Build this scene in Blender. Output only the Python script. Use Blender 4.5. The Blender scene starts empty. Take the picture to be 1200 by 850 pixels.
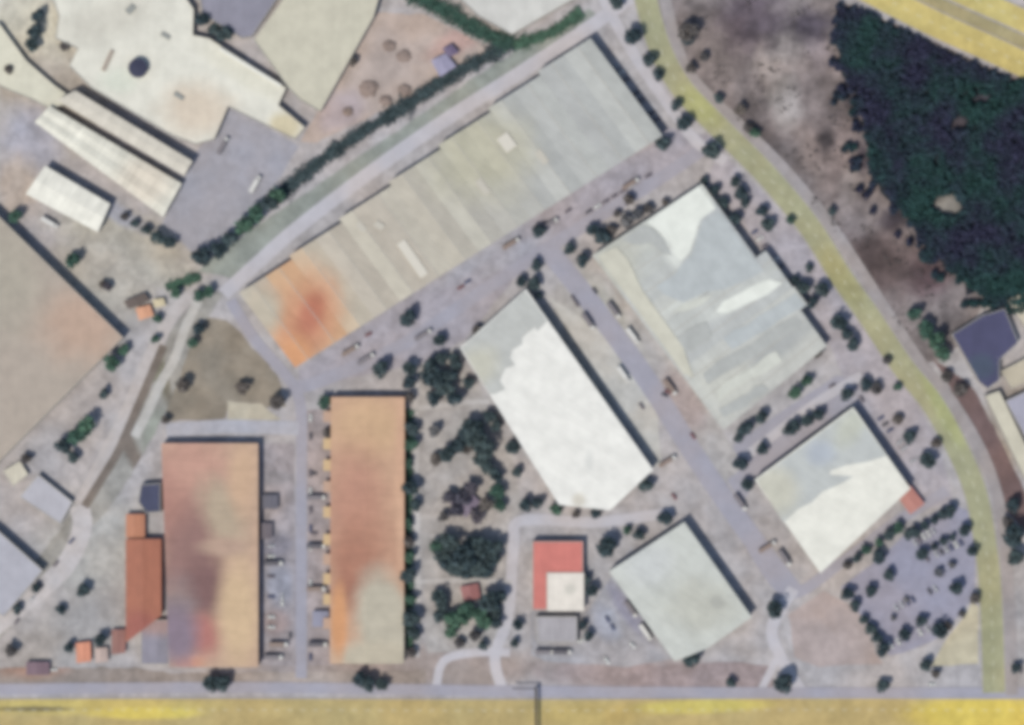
import bpy, bmesh, math, random
import numpy as np
from mathutils import Vector, Matrix, noise
random.seed(7); np.random.seed(7)
S = bpy.context.scene; C = S.collection
U = 0.5                                     # metres per plan unit of the site survey
def P(x, y, z=0.0): return Vector(((x-600)*U, (425-y)*U, z))
def R(d): return math.radians(d)

# ------------------------------------------------------------------ colour
K = (1.80, 1.83, 1.97)                      # response of a white sunlit surface
def lin(v):
    v /= 255.0
    return v/12.92 if v <= .04045 else ((v+.055)/1.055)**2.4
def alb(c): return tuple(min(.85, lin(c[i])/K[i]) for i in range(3)) + (1.0,)

# ------------------------------------------------------------------ materials
class NT:
    def __init__(s, name):
        s.m = bpy.data.materials.new(name); s.m.use_nodes = True
        s.t = s.m.node_tree; s.n = s.t.nodes; s.l = s.t.links
        s.b = s.n['Principled BSDF']; s.b.inputs['Roughness'].default_value = .9
        s.b.inputs['Specular IOR Level'].default_value = .15
        s.pos = s.n.new('ShaderNodeNewGeometry').outputs['Position']
    def new(s, t, **kw):
        x = s.n.new(t)
        for k, v in kw.items(): setattr(x, k, v)
        return x
    def noise(s, scale, detail=4, rough=.6, vec=None, dist=0):
        x = s.new('ShaderNodeTexNoise'); x.inputs['Scale'].default_value = scale
        x.inputs['Detail'].default_value = detail; x.inputs['Roughness'].default_value = rough
        x.inputs['Distortion'].default_value = dist
        s.l.new(vec or s.pos, x.inputs['Vector']); return x.outputs['Fac']
    def mapv(s, loc=(0,0,0), rot=0, scale=(1,1,1), vec=None):
        x = s.new('ShaderNodeMapping', vector_type='TEXTURE')
        x.inputs['Location'].default_value = loc; x.inputs['Rotation'].default_value = (0,0,rot)
        x.inputs['Scale'].default_value = scale; s.l.new(vec or s.pos, x.inputs['Vector']); return x.outputs['Vector']
    def rng(s, f, a, b, c=0., d=1., smooth=True):
        x = s.new('ShaderNodeMapRange', interpolation_type='SMOOTHSTEP' if smooth else 'LINEAR')
        for k, v in zip(('From Min','From Max','To Min','To Max'), (a,b,c,d)): x.inputs[k].default_value = v
        s.l.new(f, x.inputs['Value']); return x.outputs['Result']
    def math(s, op, a, b):
        x = s.new('ShaderNodeMath', operation=op)
        for i, v in enumerate((a, b)):
            if isinstance(v, (int, float)): x.inputs[i].default_value = v
            else: s.l.new(v, x.inputs[i])
        return x.outputs[0]
    def mix(s, fac, a, b, blend='MIX'):
        x = s.new('ShaderNodeMix', data_type='RGBA', blend_type=blend)
        for i, v in ((0, fac), (6, a), (7, b)):
            if isinstance(v, (int, float)): x.inputs[i].default_value = v
            elif isinstance(v, tuple): x.inputs[i].default_value = v
            else: s.l.new(v, x.inputs[i])
        return x.outputs[2]
    def vary(s, col, fac, lo, hi):          # multiply by a grey range driven by fac
        g = s.new('ShaderNodeMix', data_type='RGBA', blend_type='MIX')
        s.l.new(fac, g.inputs[0]); g.inputs[6].default_value = (lo if isinstance(lo, tuple) else (lo,)*3)+(1,)
        g.inputs[7].default_value = (hi if isinstance(hi, tuple) else (hi,)*3)+(1,)
        return s.mix(1.0, col, g.outputs[2], 'MULTIPLY')
    def blob(s, col, x, y, rx, ry, ang, c, soft=.5, rag=.5, ns=.08, amt=1.0):
        p = P(x, y)
        v = s.mapv((p.x, p.y, 0), R(ang), (rx*U, ry*U, 1e6))
        ln = s.new('ShaderNodeVectorMath', operation='LENGTH'); s.l.new(v, ln.inputs[0])
        d = s.math('ADD', ln.outputs['Value'], s.math('MULTIPLY', s.math('SUBTRACT', s.noise(ns, 5, .6), .5), rag*2))
        m = s.rng(d, 1-soft, 1+soft, amt, 0.)
        return s.mix(m, col, alb(c))
    def done(s, col):
        s.l.new(col, s.b.inputs['Base Color']); return s.m

def ground_mat(name, c, lo=.8, hi=1.18, blobs=(), fine=1.0, tint=True, ns=.06, clut=.07):
    t = NT(name); col = t.mix(0., alb(c), alb(c))
    for b in blobs: col = t.blob(col, *b)
    col = t.vary(col, t.rng(t.noise(ns, 6, .62), .32, .68), lo, hi)
    if tint: col = t.vary(col, t.rng(t.noise(.021, 3, .5), .35, .65), (1.03,.99,.96), (.97,1.0,1.05))
    col = t.vary(col, t.rng(t.noise(.17, 4, .7, None, .6), .36, .64), 1-clut, 1+clut)
    col = t.vary(col, t.noise(1.1*fine, 5, .7), .84, 1.16)
    return t.done(col)

def roof_mat(name, c, ridge_ang=0, blobs=(), strk=.10, attr=False):
    """Profiled sheet roof: streaks run down the slope, sheets differ, stains with their own outline."""
    t = NT(name)
    if attr:
        a = t.new('ShaderNodeAttribute', attribute_name='sheet'); col = a.outputs['Color']
    else: col = t.mix(0., alb(c), alb(c))
    for b in blobs: col = t.blob(col, *b)
    v = t.mapv((0,0,0), R(ridge_ang), (1.3, 22, 5))
    col = t.vary(col, t.rng(t.noise(1.0, 4, .6, v), .25, .75), 1-strk, 1+strk)
    w = t.mapv((0,0,0), R(ridge_ang), (9, 60, 5))
    col = t.vary(col, t.rng(t.noise(1.0, 3, .5, w), .3, .7), 1-strk*.7, 1+strk*.7)
    col = t.vary(col, t.rng(t.noise(.12, 5, .65), .3, .7), .93, 1.07)
    t.b.inputs['Roughness'].default_value = .6; t.b.inputs['Specular IOR Level'].default_value = .2
    return t.done(col)

def plain(name, c, rough=.8, var=.08, ns=1.5, spec=.2):
    t = NT(name); col = t.mix(0., alb(c), alb(c))
    col = t.vary(col, t.rng(t.noise(ns, 4), .3, .7), 1-var, 1+var)
    t.b.inputs['Roughness'].default_value = rough; t.b.inputs['Specular IOR Level'].default_value = spec
    return t.done(col)

# ------------------------------------------------------------------ objects
def tag(o, label, cat, group=None, kind=None):
    if label: o['label'] = label
    if cat: o['category'] = cat
    if group: o['group'] = group
    if kind: o['kind'] = kind
    return o
def obj(name, bm, mat, parent=None, smooth=False):
    me = bpy.data.meshes.new(name)
    if isinstance(bm, bmesh.types.BMesh):
        bm.normal_update(); bm.to_mesh(me); bm.free()
    else: me = bm
    if mat: me.materials.append(mat)
    if smooth:
        for p in me.polygons: p.use_smooth = True
    o = bpy.data.objects.new(name, me); C.objects.link(o)
    if parent: o.parent = parent
    return o
def empty(name, loc, label, cat, group=None, rz=0):
    o = bpy.data.objects.new(name, None); C.objects.link(o)
    o.empty_display_size = 1; o.location = loc; o.rotation_euler.z = rz
    return tag(o, label, cat, group)
def copy_tree(o, parent=None):
    c = o.copy(); C.objects.link(c)
    if parent: c.parent = parent
    for ch in list(o.children): copy_tree(ch, c)
    return c
def box(bm, x0, x1, y0, y1, z0, z1, M=None, bev=0):
    r = bmesh.ops.create_cube(bm, size=1)
    vs = r['verts']
    for v in vs:
        v.co = Vector(((x0+x1)/2+v.co.x*(x1-x0), (y0+y1)/2+v.co.y*(y1-y0), (z0+z1)/2+v.co.z*(z1-z0)))
    if bev:
        es = list({e for v in vs for e in v.link_edges})
        vs = list({v for f in bmesh.ops.bevel(bm, geom=es, offset=bev, segments=2, affect='EDGES')['faces'] for v in f.verts} | {v for v in vs if v.is_valid})
    if M: bmesh.ops.transform(bm, matrix=M, verts=[v for v in vs if v.is_valid])
    return vs
def catmull(pts, n=8):
    out = []; q = [pts[0]]+list(pts)+[pts[-1]]
    for i in range(1, len(q)-2):
        p0,p1,p2,p3 = [Vector(p) for p in q[i-1:i+3]]
        for k in range(n):
            t = k/n
            out.append(.5*((2*p1)+(p2-p0)*t+(2*p0-5*p1+4*p2-p3)*t*t+(3*p1-p0-3*p2+p3)*t**3))
    out.append(Vector(pts[-1])); return out

# ------------------------------------------------------------------ ground layers
ZI = [0]
def nz():
    ZI[0] += 1; return ZI[0]*.006
def sheet(name, pts, mat, label, cat, jit=1.5, step=10, z=None):
    """A surface laid on the ground, outline slightly irregular."""
    w = []
    n = len(pts)
    for i in range(n):
        a, b = Vector(pts[i]), Vector(pts[(i+1)%n])
        m = max(1, int((b-a).length/step))
        for k in range(m):
            p = a.lerp(b, k/m)
            if jit:
                q = Vector((p.x*.07, p.y*.07, n))
                p = p+Vector((noise.noise(q), noise.noise(q+Vector((31,7,3)))))*jit*1.6
            w.append(p)
    bm = bmesh.new(); z = nz() if z is None else z
    f = bm.faces.new([bm.verts.new(P(p.x, p.y, z)) for p in w])
    f.normal_update(); bmesh.ops.triangulate(bm, faces=[f])
    for f in bm.faces:
        f.normal_update()
        if f.normal.z < 0: f.normal_flip()
    return tag(obj(name, bm, mat), label, cat, kind='structure')
def ribbon(bm, line, w0, w1, z, z1=None):
    """strip between offsets w0..w1 (plan units) left of a line"""
    L = [P(p.x, p.y) for p in line]; rows = []
    for i, p in enumerate(L):
        d = (L[min(i+1, len(L)-1)]-L[max(i-1, 0)]).normalized(); nrm = Vector((-d.y, d.x, 0))
        rows.append((p+nrm*w0*U, p+nrm*w1*U))
    vs = [[bm.verts.new((q.x, q.y, z)) for q in r] for r in rows]
    for a, b in zip(vs, vs[1:]):
        f = bm.faces.new((a[0], b[0], b[1], a[1])); f.normal_update()
        if f.normal.z < 0: f.normal_flip()
    if z1 is not None:                       # skirt down, for a kerb with real height
        for s in (0, 1):
            lo = [bm.verts.new((v[s].co.x, v[s].co.y, z1)) for v in vs]
            for i in range(len(vs)-1): bm.faces.new((vs[i][s], vs[i+1][s], lo[i+1], lo[i]))
def road(name, pts, width, mat, label, cat='road', kerb=None, n=8):
    line = catmull([(x, y) for x, y in pts], n); z = nz()
    bm = bmesh.new(); ribbon(bm, line, -width/2, width/2, z)
    o = tag(obj(name, bm, mat), label, cat, kind='structure')
    if kerb:
        bm = bmesh.new()
        for s in (-1, 1): ribbon(bm, line, s*width/2, s*(width/2+.8), z+.12, 0)
        tag(obj('kerb', bm, MK['kerb']), kerb, 'kerb', kind='structure')
    return line, z
def dashes(line, off, w, z, dash=6, gap=9):
    bm = bmesh.new(); pts = []; acc = 0
    for a, b in zip(line, line[1:]):
        m = max(1, int((b-a).length/1.5))
        pts += [a.lerp(b, k/m) for k in range(m)]
    run = int(dash/1.5); per = run+int(gap/1.5)
    for i in range(0, len(pts)-run-1, per): ribbon(bm, pts[i:i+run+1], off-w/2, off+w/2, z)
    return bm

LAV = (171,168,175); MK = {}
MK['kerb'] = plain('kerb_concrete', (178,172,172))
MK['asphalt'] = ground_mat('worn_grey_tarmac', (165,162,171), .95, 1.05, clut=.03)
MK['asphalt_pale'] = ground_mat('pale_worn_tarmac', (193,189,193), .95, 1.05, clut=.03)
MK['asphalt_blue'] = ground_mat('blue_grey_tarmac', (163,162,176), .94, 1.05)
MK['yellow_avenue'] = ground_mat('olive_yellow_road_surface', (167,165,133), .9, 1.08,
    blobs=[(820,125,30,14,-45,(172,173,124),.5,.4),(985,325,40,13,-55,(165,160,118),.5,.4),(1105,480,50,10,-62,(168,171,126),.5,.4),(1160,740,12,60,0,(160,158,125),.6,.4)])
MK['ochre'] = ground_mat('ochre_yellow_road_surface', (184,166,116), .9, 1.1,
    blobs=[(110,828,130,10,0,(198,180,112),.4,.3),(170,836,60,7,0,(212,194,104),.4,.3),(820,828,80,8,2,(202,188,108),.4,.2),
           (1150,838,85,22,0,(218,194,98),.35,.2),(40,831,45,3,0,(128,118,88),.6,.3),(690,838,60,14,0,(190,168,108),.5,.3)])
MK['motorway'] = ground_mat('yellow_motorway_surface', (200,184,120), .88, 1.1)
MK['motorway_verge'] = ground_mat('dry_median_grass', (166,155,118), .88, 1.1)
MK['paint'] = plain('road_paint', (222,220,205))

# base ground: dusty plots, weathered differently from place to place
gm = ground_mat('dusty_ground', (177,172,172), .84, 1.13, clut=.12, blobs=[
    (30,40,80,60,0,(205,198,180),.5,.4),(60,120,70,50,-30,(176,168,158),.5,.5),(150,290,90,40,-25,(178,171,158),.4,.4),
    (120,330,60,40,-30,(178,173,164),.5,.4),(40,160,34,40,0,(168,166,174),.5,.4),(20,220,24,34,0,(184,170,158),.5,.4),(130,245,50,10,-30,(170,169,176),.5,.4),(590,15,120,26,30,(178,170,165),.5,.4),
    (410,415,60,20,35,(160,152,155),.5,.5),(540,330,80,25,32,(168,165,172),.5,.4),
    (900,280,60,14,-45,(176,168,170),.5,.4),(110,640,60,60,0,(172,171,168),.5,.5),(90,740,90,40,20,(166,162,160),.5,.5),
    (480,780,200,22,0,(160,148,143),.5,.5),(740,790,100,18,0,(160,146,145),.5,.5),(330,690,30,90,0,(158,150,152),.5,.5),
    (880,620,50,30,-50,(172,166,165),.5,.5),(1180,500,30,60,-30,(160,150,140),.5,.4),(1185,720,22,80,0,(164,160,160),.5,.5),
    (960,650,50,70,0,(175,168,165),.5,.5),(700,420,40,80,35,(172,168,160),.5,.4)])
bm = bmesh.new()
bmesh.ops.create_grid(bm, x_segments=40, y_segments=40, size=12000)
tag(obj('ground', bm, gm), 'dusty grey beige ground of the industrial estate', 'ground', kind='structure')

# scrubland and forest floor to the north east
scr = ground_mat('scrubland_soil', (128,119,118), .62, 1.4, ns=.045, clut=.16, blobs=[
    (915,70,26,60,20,(158,148,143),.6,.6,.06),(955,120,45,60,10,(134,122,119),.6,.7,.06),(880,20,40,40,0,(96,86,92),.6,.6),
    (1000,170,40,60,0,(134,122,121),.6,.6),(920,120,18,30,10,(150,142,138),.5,.7,.08),(1000,215,14,30,-20,(148,138,136),.5,.7,.08),(960,60,14,30,20,(140,128,128),.5,.7,.08),(1085,320,30,26,0,(112,92,96),.6,.6,.08),(1000,110,10,26,10,(78,72,78),.6,.8,.1),(1012,185,9,24,0,(74,68,74),.6,.8,.1),(1048,258,20,14,40,(70,64,70),.6,.8,.1),(968,165,10,14,0,(84,78,80),.6,.8,.1),(950,30,26,18,0,(92,84,92),.6,.7,.08),(1030,310,50,40,0,(100,88,88),.6,.6),(870,160,40,30,-40,(96,88,88),.6,.6)])
sheet('scrubland', [(768,-60),(772,20),(792,80),(850,140),(905,190),(960,255),(1000,315),(1035,370),(1085,425),(1110,420),(1150,360),(1300,330),(1300,60),(1180,88),(985,0),(900,-60)],
      scr, 'brown scrubland between the curved yellow avenue and the dark wood', 'scrubland', 3)
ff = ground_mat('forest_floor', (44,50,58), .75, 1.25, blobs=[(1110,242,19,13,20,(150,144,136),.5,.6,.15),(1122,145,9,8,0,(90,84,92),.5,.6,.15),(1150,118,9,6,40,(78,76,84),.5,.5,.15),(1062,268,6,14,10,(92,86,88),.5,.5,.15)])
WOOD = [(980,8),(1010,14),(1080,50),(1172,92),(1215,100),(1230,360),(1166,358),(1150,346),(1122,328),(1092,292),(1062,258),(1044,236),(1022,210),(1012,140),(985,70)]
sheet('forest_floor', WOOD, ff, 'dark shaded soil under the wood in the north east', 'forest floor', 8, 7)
sheet('dirt_track', [(1092,420),(1112,432),(1140,455),(1165,500),(1190,555),(1215,600),(1215,640),(1180,600),(1160,545),(1135,490)],
      ground_mat('red_brown_soil', (118,98,96), .85, 1.15), 'red brown strip of bare soil right of the yellow avenue', 'dirt track', 2)
sheet('field', [(207,400),(240,372),(266,374),(326,440),(334,476),(268,480),(266,492),(192,494)], ground_mat('dry_brown_grass', (146,137,124), .8, 1.15),
      'brown dry grass plot north of the rust roofed warehouse', 'field', 2)
sheet('field_edge', [(266,470),(306,474),(330,492),(266,494)], ground_mat('pale_sand', (186,178,160), .9, 1.1), 'pale sandy corner beside the brown grass plot', 'sand')
sheet('park_ground', [(490,420),(530,410),(560,450),(600,530),(612,600),(600,640),(590,760),(500,765),(492,600)],
      ground_mat('park_soil', (174,169,166), clut=.13, lo=.82, hi=1.14), 'bare pale soil under the park trees', 'park')
sheet('dirt_lot', [(440,15),(500,18),(545,40),(588,62),(370,168),(352,165)], ground_mat('pink_dirt', (184,168,158), .86, 1.12,
      blobs=[(540,45,40,14,28,(190,160,150),.5,.4),(400,130,30,20,35,(180,166,166),.5,.4)]), 'pinkish bare dirt lot beside the hedge in the north', 'dirt lot', 2)
sheet('dirt_patch', [(925,720),(965,692),(1002,712),(1022,752),(1034,778),(960,782),(930,770)], ground_mat('pinkish_dirt', (178,163,158), .88, 1.1),
      'pinkish dirt triangle west of the car park', 'dirt lot', 2)
sheet('sand_patch', [(1092,780),(1105,755),(1140,708),(1147,712),(1147,778)], ground_mat('cream_sand', (196,186,160), .9, 1.08), 'cream sand patch between car park and yellow avenue', 'sand', 1.5)
sheet('dirt_mound_base', [(520,782),(545,776),(575,788),(586,812),(516,812)], ground_mat('grey_brown_dirt', (160,149,144), .85, 1.1), 'grey brown half round plot beside the highway entrance', 'dirt lot', 1.5)
sheet('verge', [(-20,783),(160,782),(200,790),(500,785),(500,808),(215,812),(-20,808)], ground_mat('verge_dry_grass', (152,141,134), clut=.13, lo=.84, hi=1.12,
      blobs=[(40,780,40,14,0,(168,140,128),.5,.4),(350,792,60,10,0,(172,160,152),.5,.5)]), 'dry brown verge north of the highway', 'verge', 2)
sheet('verge', [(735,782),(850,775),(905,780),(908,812),(735,812)], ground_mat('verge_dusty', (158,143,142), clut=.13, lo=.86, hi=1.12), 'dusty verge south of the square grey warehouse', 'verge', 2)
sheet('yard', [(268,126),(300,140),(350,172),(330,205),(262,288),(230,300),(190,262),(212,222),(228,182)], ground_mat('blue_grey_yard', (163,162,170), .94, 1.05),
      'blue grey paved yard of the cream roofed factory', 'yard', 1)
sheet('yard', [(306,520),(345,520),(345,780),(306,780)], ground_mat('loading_yard', (163,156,159), clut=.15, lo=.82, hi=1.16, ns=.09, blobs=[(328,685,16,26,0,(152,152,162),.4,.3),(326,560,18,8,0,(150,146,150),.4,.4),(325,730,16,14,0,(158,142,140),.5,.5),(325,640,16,14,0,(138,134,142),.4,.5)]), 'patchy loading yard east of the wide rust roof', 'yard', 1)
sheet('yard', [(360,480),(389,480),(389,780),(360,780)], ground_mat('dock_yard', (164,153,152), clut=.13, lo=.78, hi=1.2, ns=.09), 'patchy yard of loading bays west of the long rust roof', 'yard', 1)
sheet('yard', [(622,716),(690,716),(740,640),(790,772),(735,782),(640,775),(622,768)], ground_mat('service_yard', (165,163,167), clut=.13, lo=.88, hi=1.1,
      blobs=[(708,730,14,22,30,(165,168,180),.5,.4),(735,715,9,40,35,(146,144,158),.5,.3)]), 'grey service yard between red roofed office and square warehouse', 'yard', 1)
sheet('yard', [(780,150),(838,160),(800,200),(650,292),(600,330),(545,398),(500,425),(350,455),(350,432),(460,360),(540,310)], ground_mat('north_street_apron', (168,162,168), clut=.13, lo=.88, hi=1.09,
      blobs=[(560,300,60,14,33,(168,167,175),.5,.4),(600,300,50,10,33,(166,164,171),.5,.4),(750,165,30,10,33,(180,168,164),.5,.4)]), 'grey apron along the south side of the longest warehouse', 'yard', 1.5)
sheet('yard', [(860,520),(980,440),(1000,445),(1010,462),(890,560),(870,590),(850,560)], MK['asphalt'], 'grey apron between the two eastern warehouses', 'yard', 1)
sheet('yard', [(826,208),(846,180),(900,232),(960,305),(1010,378),(1060,450),(1100,520),(1118,590),(1070,600),(1000,470),(975,410),(925,325)],
      ground_mat('east_parking_strip', (173,167,172), clut=.13, lo=.9, hi=1.08), 'grey parking strip between eastern warehouses and curved avenue', 'yard', 1)
sheet('car_park', [(985,688),(1030,655),(1065,622),(1112,588),(1136,600),(1143,640),(1142,700),(1100,748),(1060,765),(1042,768),(1015,730)],
      ground_mat('blue_grey_car_park', (156,154,169), clut=.03, lo=.96, hi=1.04) if 0 else ground_mat('blue_grey_car_park', (156,154,169), .94, 1.05), 'blue grey car park dotted with round trees', 'car park', 1)
sheet('pavement', [(700,300),(770,392),(845,505),(872,545),(850,565),(775,470),(712,382),(668,312)], ground_mat('wall_side_paving', (178,173,170), clut=.13, lo=.88, hi=1.08,
      blobs=[(700,380,30,70,33,(184,180,168),.5,.4),(800,470,20,40,33,(172,160,158),.5,.4)]), 'pale paving along the big grey warehouse', 'pavement', 1)
sheet('pavement', [(640,345),(700,385),(770,480),(775,545),(768,548)], ground_mat('centre_side_paving', (192,189,183), .9, 1.08), 'pale sandy strip along the white roofed warehouse', 'pavement', 1)
sheet('canal', [(238,338),(262,345),(225,400),(200,470),(165,540),(125,600),(80,640),(40,700),(0,750),(-20,720),(40,660),(95,590),(140,520),(175,440),(205,380)],
      ground_mat('dry_canal_bed', (158,155,149), clut=.12, lo=.8, hi=1.14, blobs=[(150,520,9,60,28,(122,112,104),.5,.35),(186,430,7,50,18,(124,116,102),.5,.35),(180,410,9,50,12,(138,136,118),.5,.4),(190,520,22,40,20,(156,160,150),.5,.4)]),
      'grey green canal bed running down the west side', 'canal', 2)
sheet('canal', [(232,318),(250,300),(600,62),(690,10),(702,20),(610,80),(470,172),(270,326)], ground_mat('canal_grass', (150,154,146), .84, 1.12), 'grey green canal strip beside the northern hedge', 'canal', 1.5)

# roads inside the estate
road('road', [(262,345),(300,310),(345,270),(430,205),(520,142),(610,85),(705,22),(760,-20)], 16, MK['asphalt_pale'], 'pale lane between the longest warehouse and the canal')
road('road', [(92,592),(110,560),(130,520),(150,480),(168,435),(185,400),(205,365),(236,336)], 15, ground_mat('west_lane_surface', (190,183,180), .93, 1.06), 'pale lane along the west bank of the canal bed')
road('road', [(158,512),(172,485),(188,450),(205,420),(215,390),(232,352)], 11, ground_mat('east_bank_surface', (190,187,182), .93, 1.06), 'narrow pale lane on the east bank of the canal bed')
road('road', [(-20,745),(30,705),(75,665),(96,620),(92,592)], 23, ground_mat('southwest_lane_surface', (194,189,189), .93, 1.06), 'pale lane curving to the southwest corner')
road('bank', [(99,594),(120,560),(138,530),(158,485),(177,440),(192,405)], 10, ground_mat('brown_bank', (126,116,108), .85, 1.15), 'brown bare bank between the two canal lanes', 'bank')
road('road', [(270,352),(300,400),(335,440),(352,475),(353,560),(353,700),(353,795)], 13, MK['asphalt'], 'straight grey lane between the two rust roofed warehouses')
road('road', [(195,505),(260,500),(350,502)], 16, ground_mat('bluish_lane_surface', (176,176,184), .94, 1.05), 'bluish lane along the north wall of the wide rust roof')
road('road', [(860,150),(780,205),(700,255),(640,292),(560,345),(470,405),(380,445),(345,455)], 15, MK['asphalt'], 'grey street along the south side of the longest warehouse')
road('road', [(642,292),(700,365),(760,448),(815,535),(870,615),(930,695)], 24, MK['asphalt'], 'wide grey street between the white roof and the big grey warehouse')
road('road', [(700,-20),(718,20),(750,75),(785,125),(815,165),(850,190)], 13, MK['asphalt_pale'], 'pale lane past the east end of the longest warehouse')
road('road', [(860,545),(900,515),(960,470),(1010,440)], 11, MK['asphalt_pale'], 'narrow lane between the two eastern warehouses')
road('road', [(880,640),(925,695),(985,660),(1050,612),(1110,575)], 13, MK['asphalt'], 'grey lane from the main street along the car park edge')
road('road', [(930,690),(905,735),(915,770),(940,812)], 14, MK['asphalt_pale'], 'pale lane from the main street down to the highway')
road('road', [(912,770),(890,812)], 9, MK['asphalt_pale'], 'pale slip lane joining the highway by the round dark tree')
road('road', [(790,600),(700,612),(612,610),(602,640),(596,720),(580,770),(590,812)], 13, MK['asphalt_pale'], 'pale path around the park to the highway')
road('road', [(598,765),(555,765),(520,775),(510,812)], 10, MK['asphalt_pale'], 'pale curved drive around the half round plot')
road('road', [(487,420),(488,560),(490,680),(488,770)], 7, ground_mat('park_path', (192,188,186), .9, 1.1), 'narrow footpath along the long rust roof', 'footpath')
road('road', [(490,478),(545,472),(575,470)], 6, ground_mat('park_cross_path', (192,188,186), .9, 1.1), 'footpath crossing the park in the north', 'footpath')
road('road', [(490,682),(540,680),(600,683)], 6, ground_mat('park_south_path', (192,188,186), .9, 1.1), 'footpath crossing the park north of the red pavilion', 'footpath')
road('road', [(-20,808),(300,806),(600,810),(900,812),(1240,812)], 13, MK['asphalt'], 'grey service lane along the highway')
road('pavement', [(775,-20),(795,60),(818,100),(870,150),(920,200),(970,260),(1010,320),(1042,370),(1082,430),(1118,475),(1150,530),(1168,580),(1178,640),(1182,700),(1186,815)], 14, ground_mat('avenue_pavement', (160,153,152), .9, 1.08), 'pale pavement on the outer side of the yellow avenue', 'pavement')
AV = [(752,-40),(757,0),(774,58),(800,105),(848,155),(898,205),(948,265),(986,325),(1018,370),(1058,430),(1094,475),(1124,530),(1144,580),(1155,640),(1161,700),(1165,812)]
avl, avz = road('avenue', AV, 26, MK['yellow_avenue'], 'wide yellow avenue curving along the east side', 'road', 'pale kerbs of the curved yellow avenue')
bm = dashes(avl, 0, .5, avz+.006); tag(obj('lane_marking', bm, MK['paint']), 'white dashes on the curved yellow avenue', 'lane marking', kind='structure')
hwl, hwz = road('highway', [(-400,848),(200,846),(600,847),(1000,846),(1600,848)], 54, MK['ochre'], 'wide ochre highway along the bottom of the site', 'road', 'pale kerbs of the ochre highway', 4)
for off in (-14, 14):
    bm = dashes(hwl, off, .5, hwz+.006); tag(obj('lane_marking', bm, MK['paint']), 'white dashes on the %s carriageway of the ochre highway' % ('southern' if off < 0 else 'northern'), 'lane marking', kind='structure')
# motorway in the north east corner: two carriageways with a dry median
ML = [(880,-110),(1000,-48),(1100,4),(1190,45),(1330,112)]
mwl, mwz = road('motorway', [(x-13, y+20) for x, y in ML], 30, MK['motorway'], 'near yellow carriageway crossing the northeast corner', 'road', 'pale kerbs of the near yellow carriageway')
road('median', ML, 14, MK['motorway_verge'], 'dry grass median of the yellow motorway', 'median')
m2, mz2 = road('motorway', [(x+12, y-19) for x, y in ML], 26, MK['motorway'], 'far yellow carriageway crossing the northeast corner', 'road', 'pale kerbs of the far yellow carriageway')
for l, z_, wd in ((mwl, mwz, 'near'), (m2, mz2, 'far')):
    bm = dashes(l, 0, .5, z_+.006); tag(obj('lane_marking', bm, MK['paint']), 'white dashes on the %s motorway carriageway' % wd, 'lane marking', kind='structure')
TOPZ = ZI[0]*.006

# ------------------------------------------------------------------ buildings
wall_m = plain('rendered_wall', (170,160,150)); wall_r = plain('brick_wall', (160,110,92)); steel = plain('galvanised_steel', (190,190,190), .5)
cap_m = plain('ridge_cap_sheet', (178,174,166)); parapet_m = plain('parapet_concrete', (188,184,176))
def building(name, label, cat, quads, h, roofm, n=1, rise=1.0, wallm=None, cols=None, group=None):
    """quads: list of (A,B,C,D): spans are cut along A->B and D->C, ridges run A..D."""
    allp = [p for q in quads for p in q]
    cx = sum(p[0] for p in allp)/len(allp); cy = sum(p[1] for p in allp)/len(allp); o0 = P(cx, cy)
    t = empty(name, o0, label, cat, group)
    wb = bmesh.new(); rb = bmesh.new(); ev = bmesh.new(); lay = rb.loops.layers.float_color.new('sheet') if cols else None
    ci = 0
    for qi, q in enumerate(quads):
        A, B, Cc, D = [P(*p)-o0 for p in q]
        ns = n if len(quads) == 1 else 1
        # walls
        ring = [A, B, Cc, D]
        lo = [wb.verts.new((p.x, p.y, -.1)) for p in ring]; hi = [wb.verts.new((p.x, p.y, h)) for p in ring]
        for i in range(4): wb.faces.new((lo[i], lo[(i+1)%4], hi[(i+1)%4], hi[i]))
        for i in range(ns):
            a0, a1 = A.lerp(B, i/ns), A.lerp(B, (i+1)/ns); d0, d1 = D.lerp(Cc, i/ns), D.lerp(Cc, (i+1)/ns)
            dr = (d0-a0).normalized()*.35
            ex0 = (a0-a1).normalized()*.3 if i == 0 and qi == 0 else Vector()
            ex1 = (a1-a0).normalized()*.3 if i == ns-1 and qi == len(quads)-1 else Vector()
            a0 = a0-dr+ex0; d0 = d0+dr+ex0; a1 = a1-dr+ex1; d1 = d1+dr+ex1
            am, dm = a0.lerp(a1, .5), d0.lerp(d1, .5); hh = h+.02
            v = [rb.verts.new((p.x, p.y, hh+z)) for p, z in ((a0,0),(am,rise),(a1,0),(d1,0),(dm,rise),(d0,0))]
            fs = [rb.faces.new((v[0],v[1],v[4],v[5])), rb.faces.new((v[1],v[2],v[3],v[4])), rb.faces.new((v[0],v[2],v[1])), rb.faces.new((v[5],v[4],v[3]))]
            if cols:
                for k, f in enumerate(fs):
                    c = alb(cols[(2*ci+(k%2)) % len(cols)] if len(cols) > len(quads)*ns else cols[ci % len(cols)])
                    for l in f.loops: l[lay] = c
            ci += 1
            # ridge capping
            w = (a1-a0).normalized()*.22
            k = [ev.verts.new((p.x, p.y, hh+rise+dz)) for p, dz in ((am-w,.0),(am,.07),(am+w,.0),(dm+w,.0),(dm,.07),(dm-w,.0))]
            ev.faces.new((k[0],k[1],k[4],k[5])); ev.faces.new((k[1],k[2],k[3],k[4]))
    obj('wall', wb, wallm or wall_m, t)
    bmesh.ops.recalc_face_normals(rb, faces=rb.faces[:])
    r = obj('roof', rb, roofm, t)
    obj('ridge_cap', ev, cap_m if cols else roofm, r)
    t['h'] = h
    return t, o0, r
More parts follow.
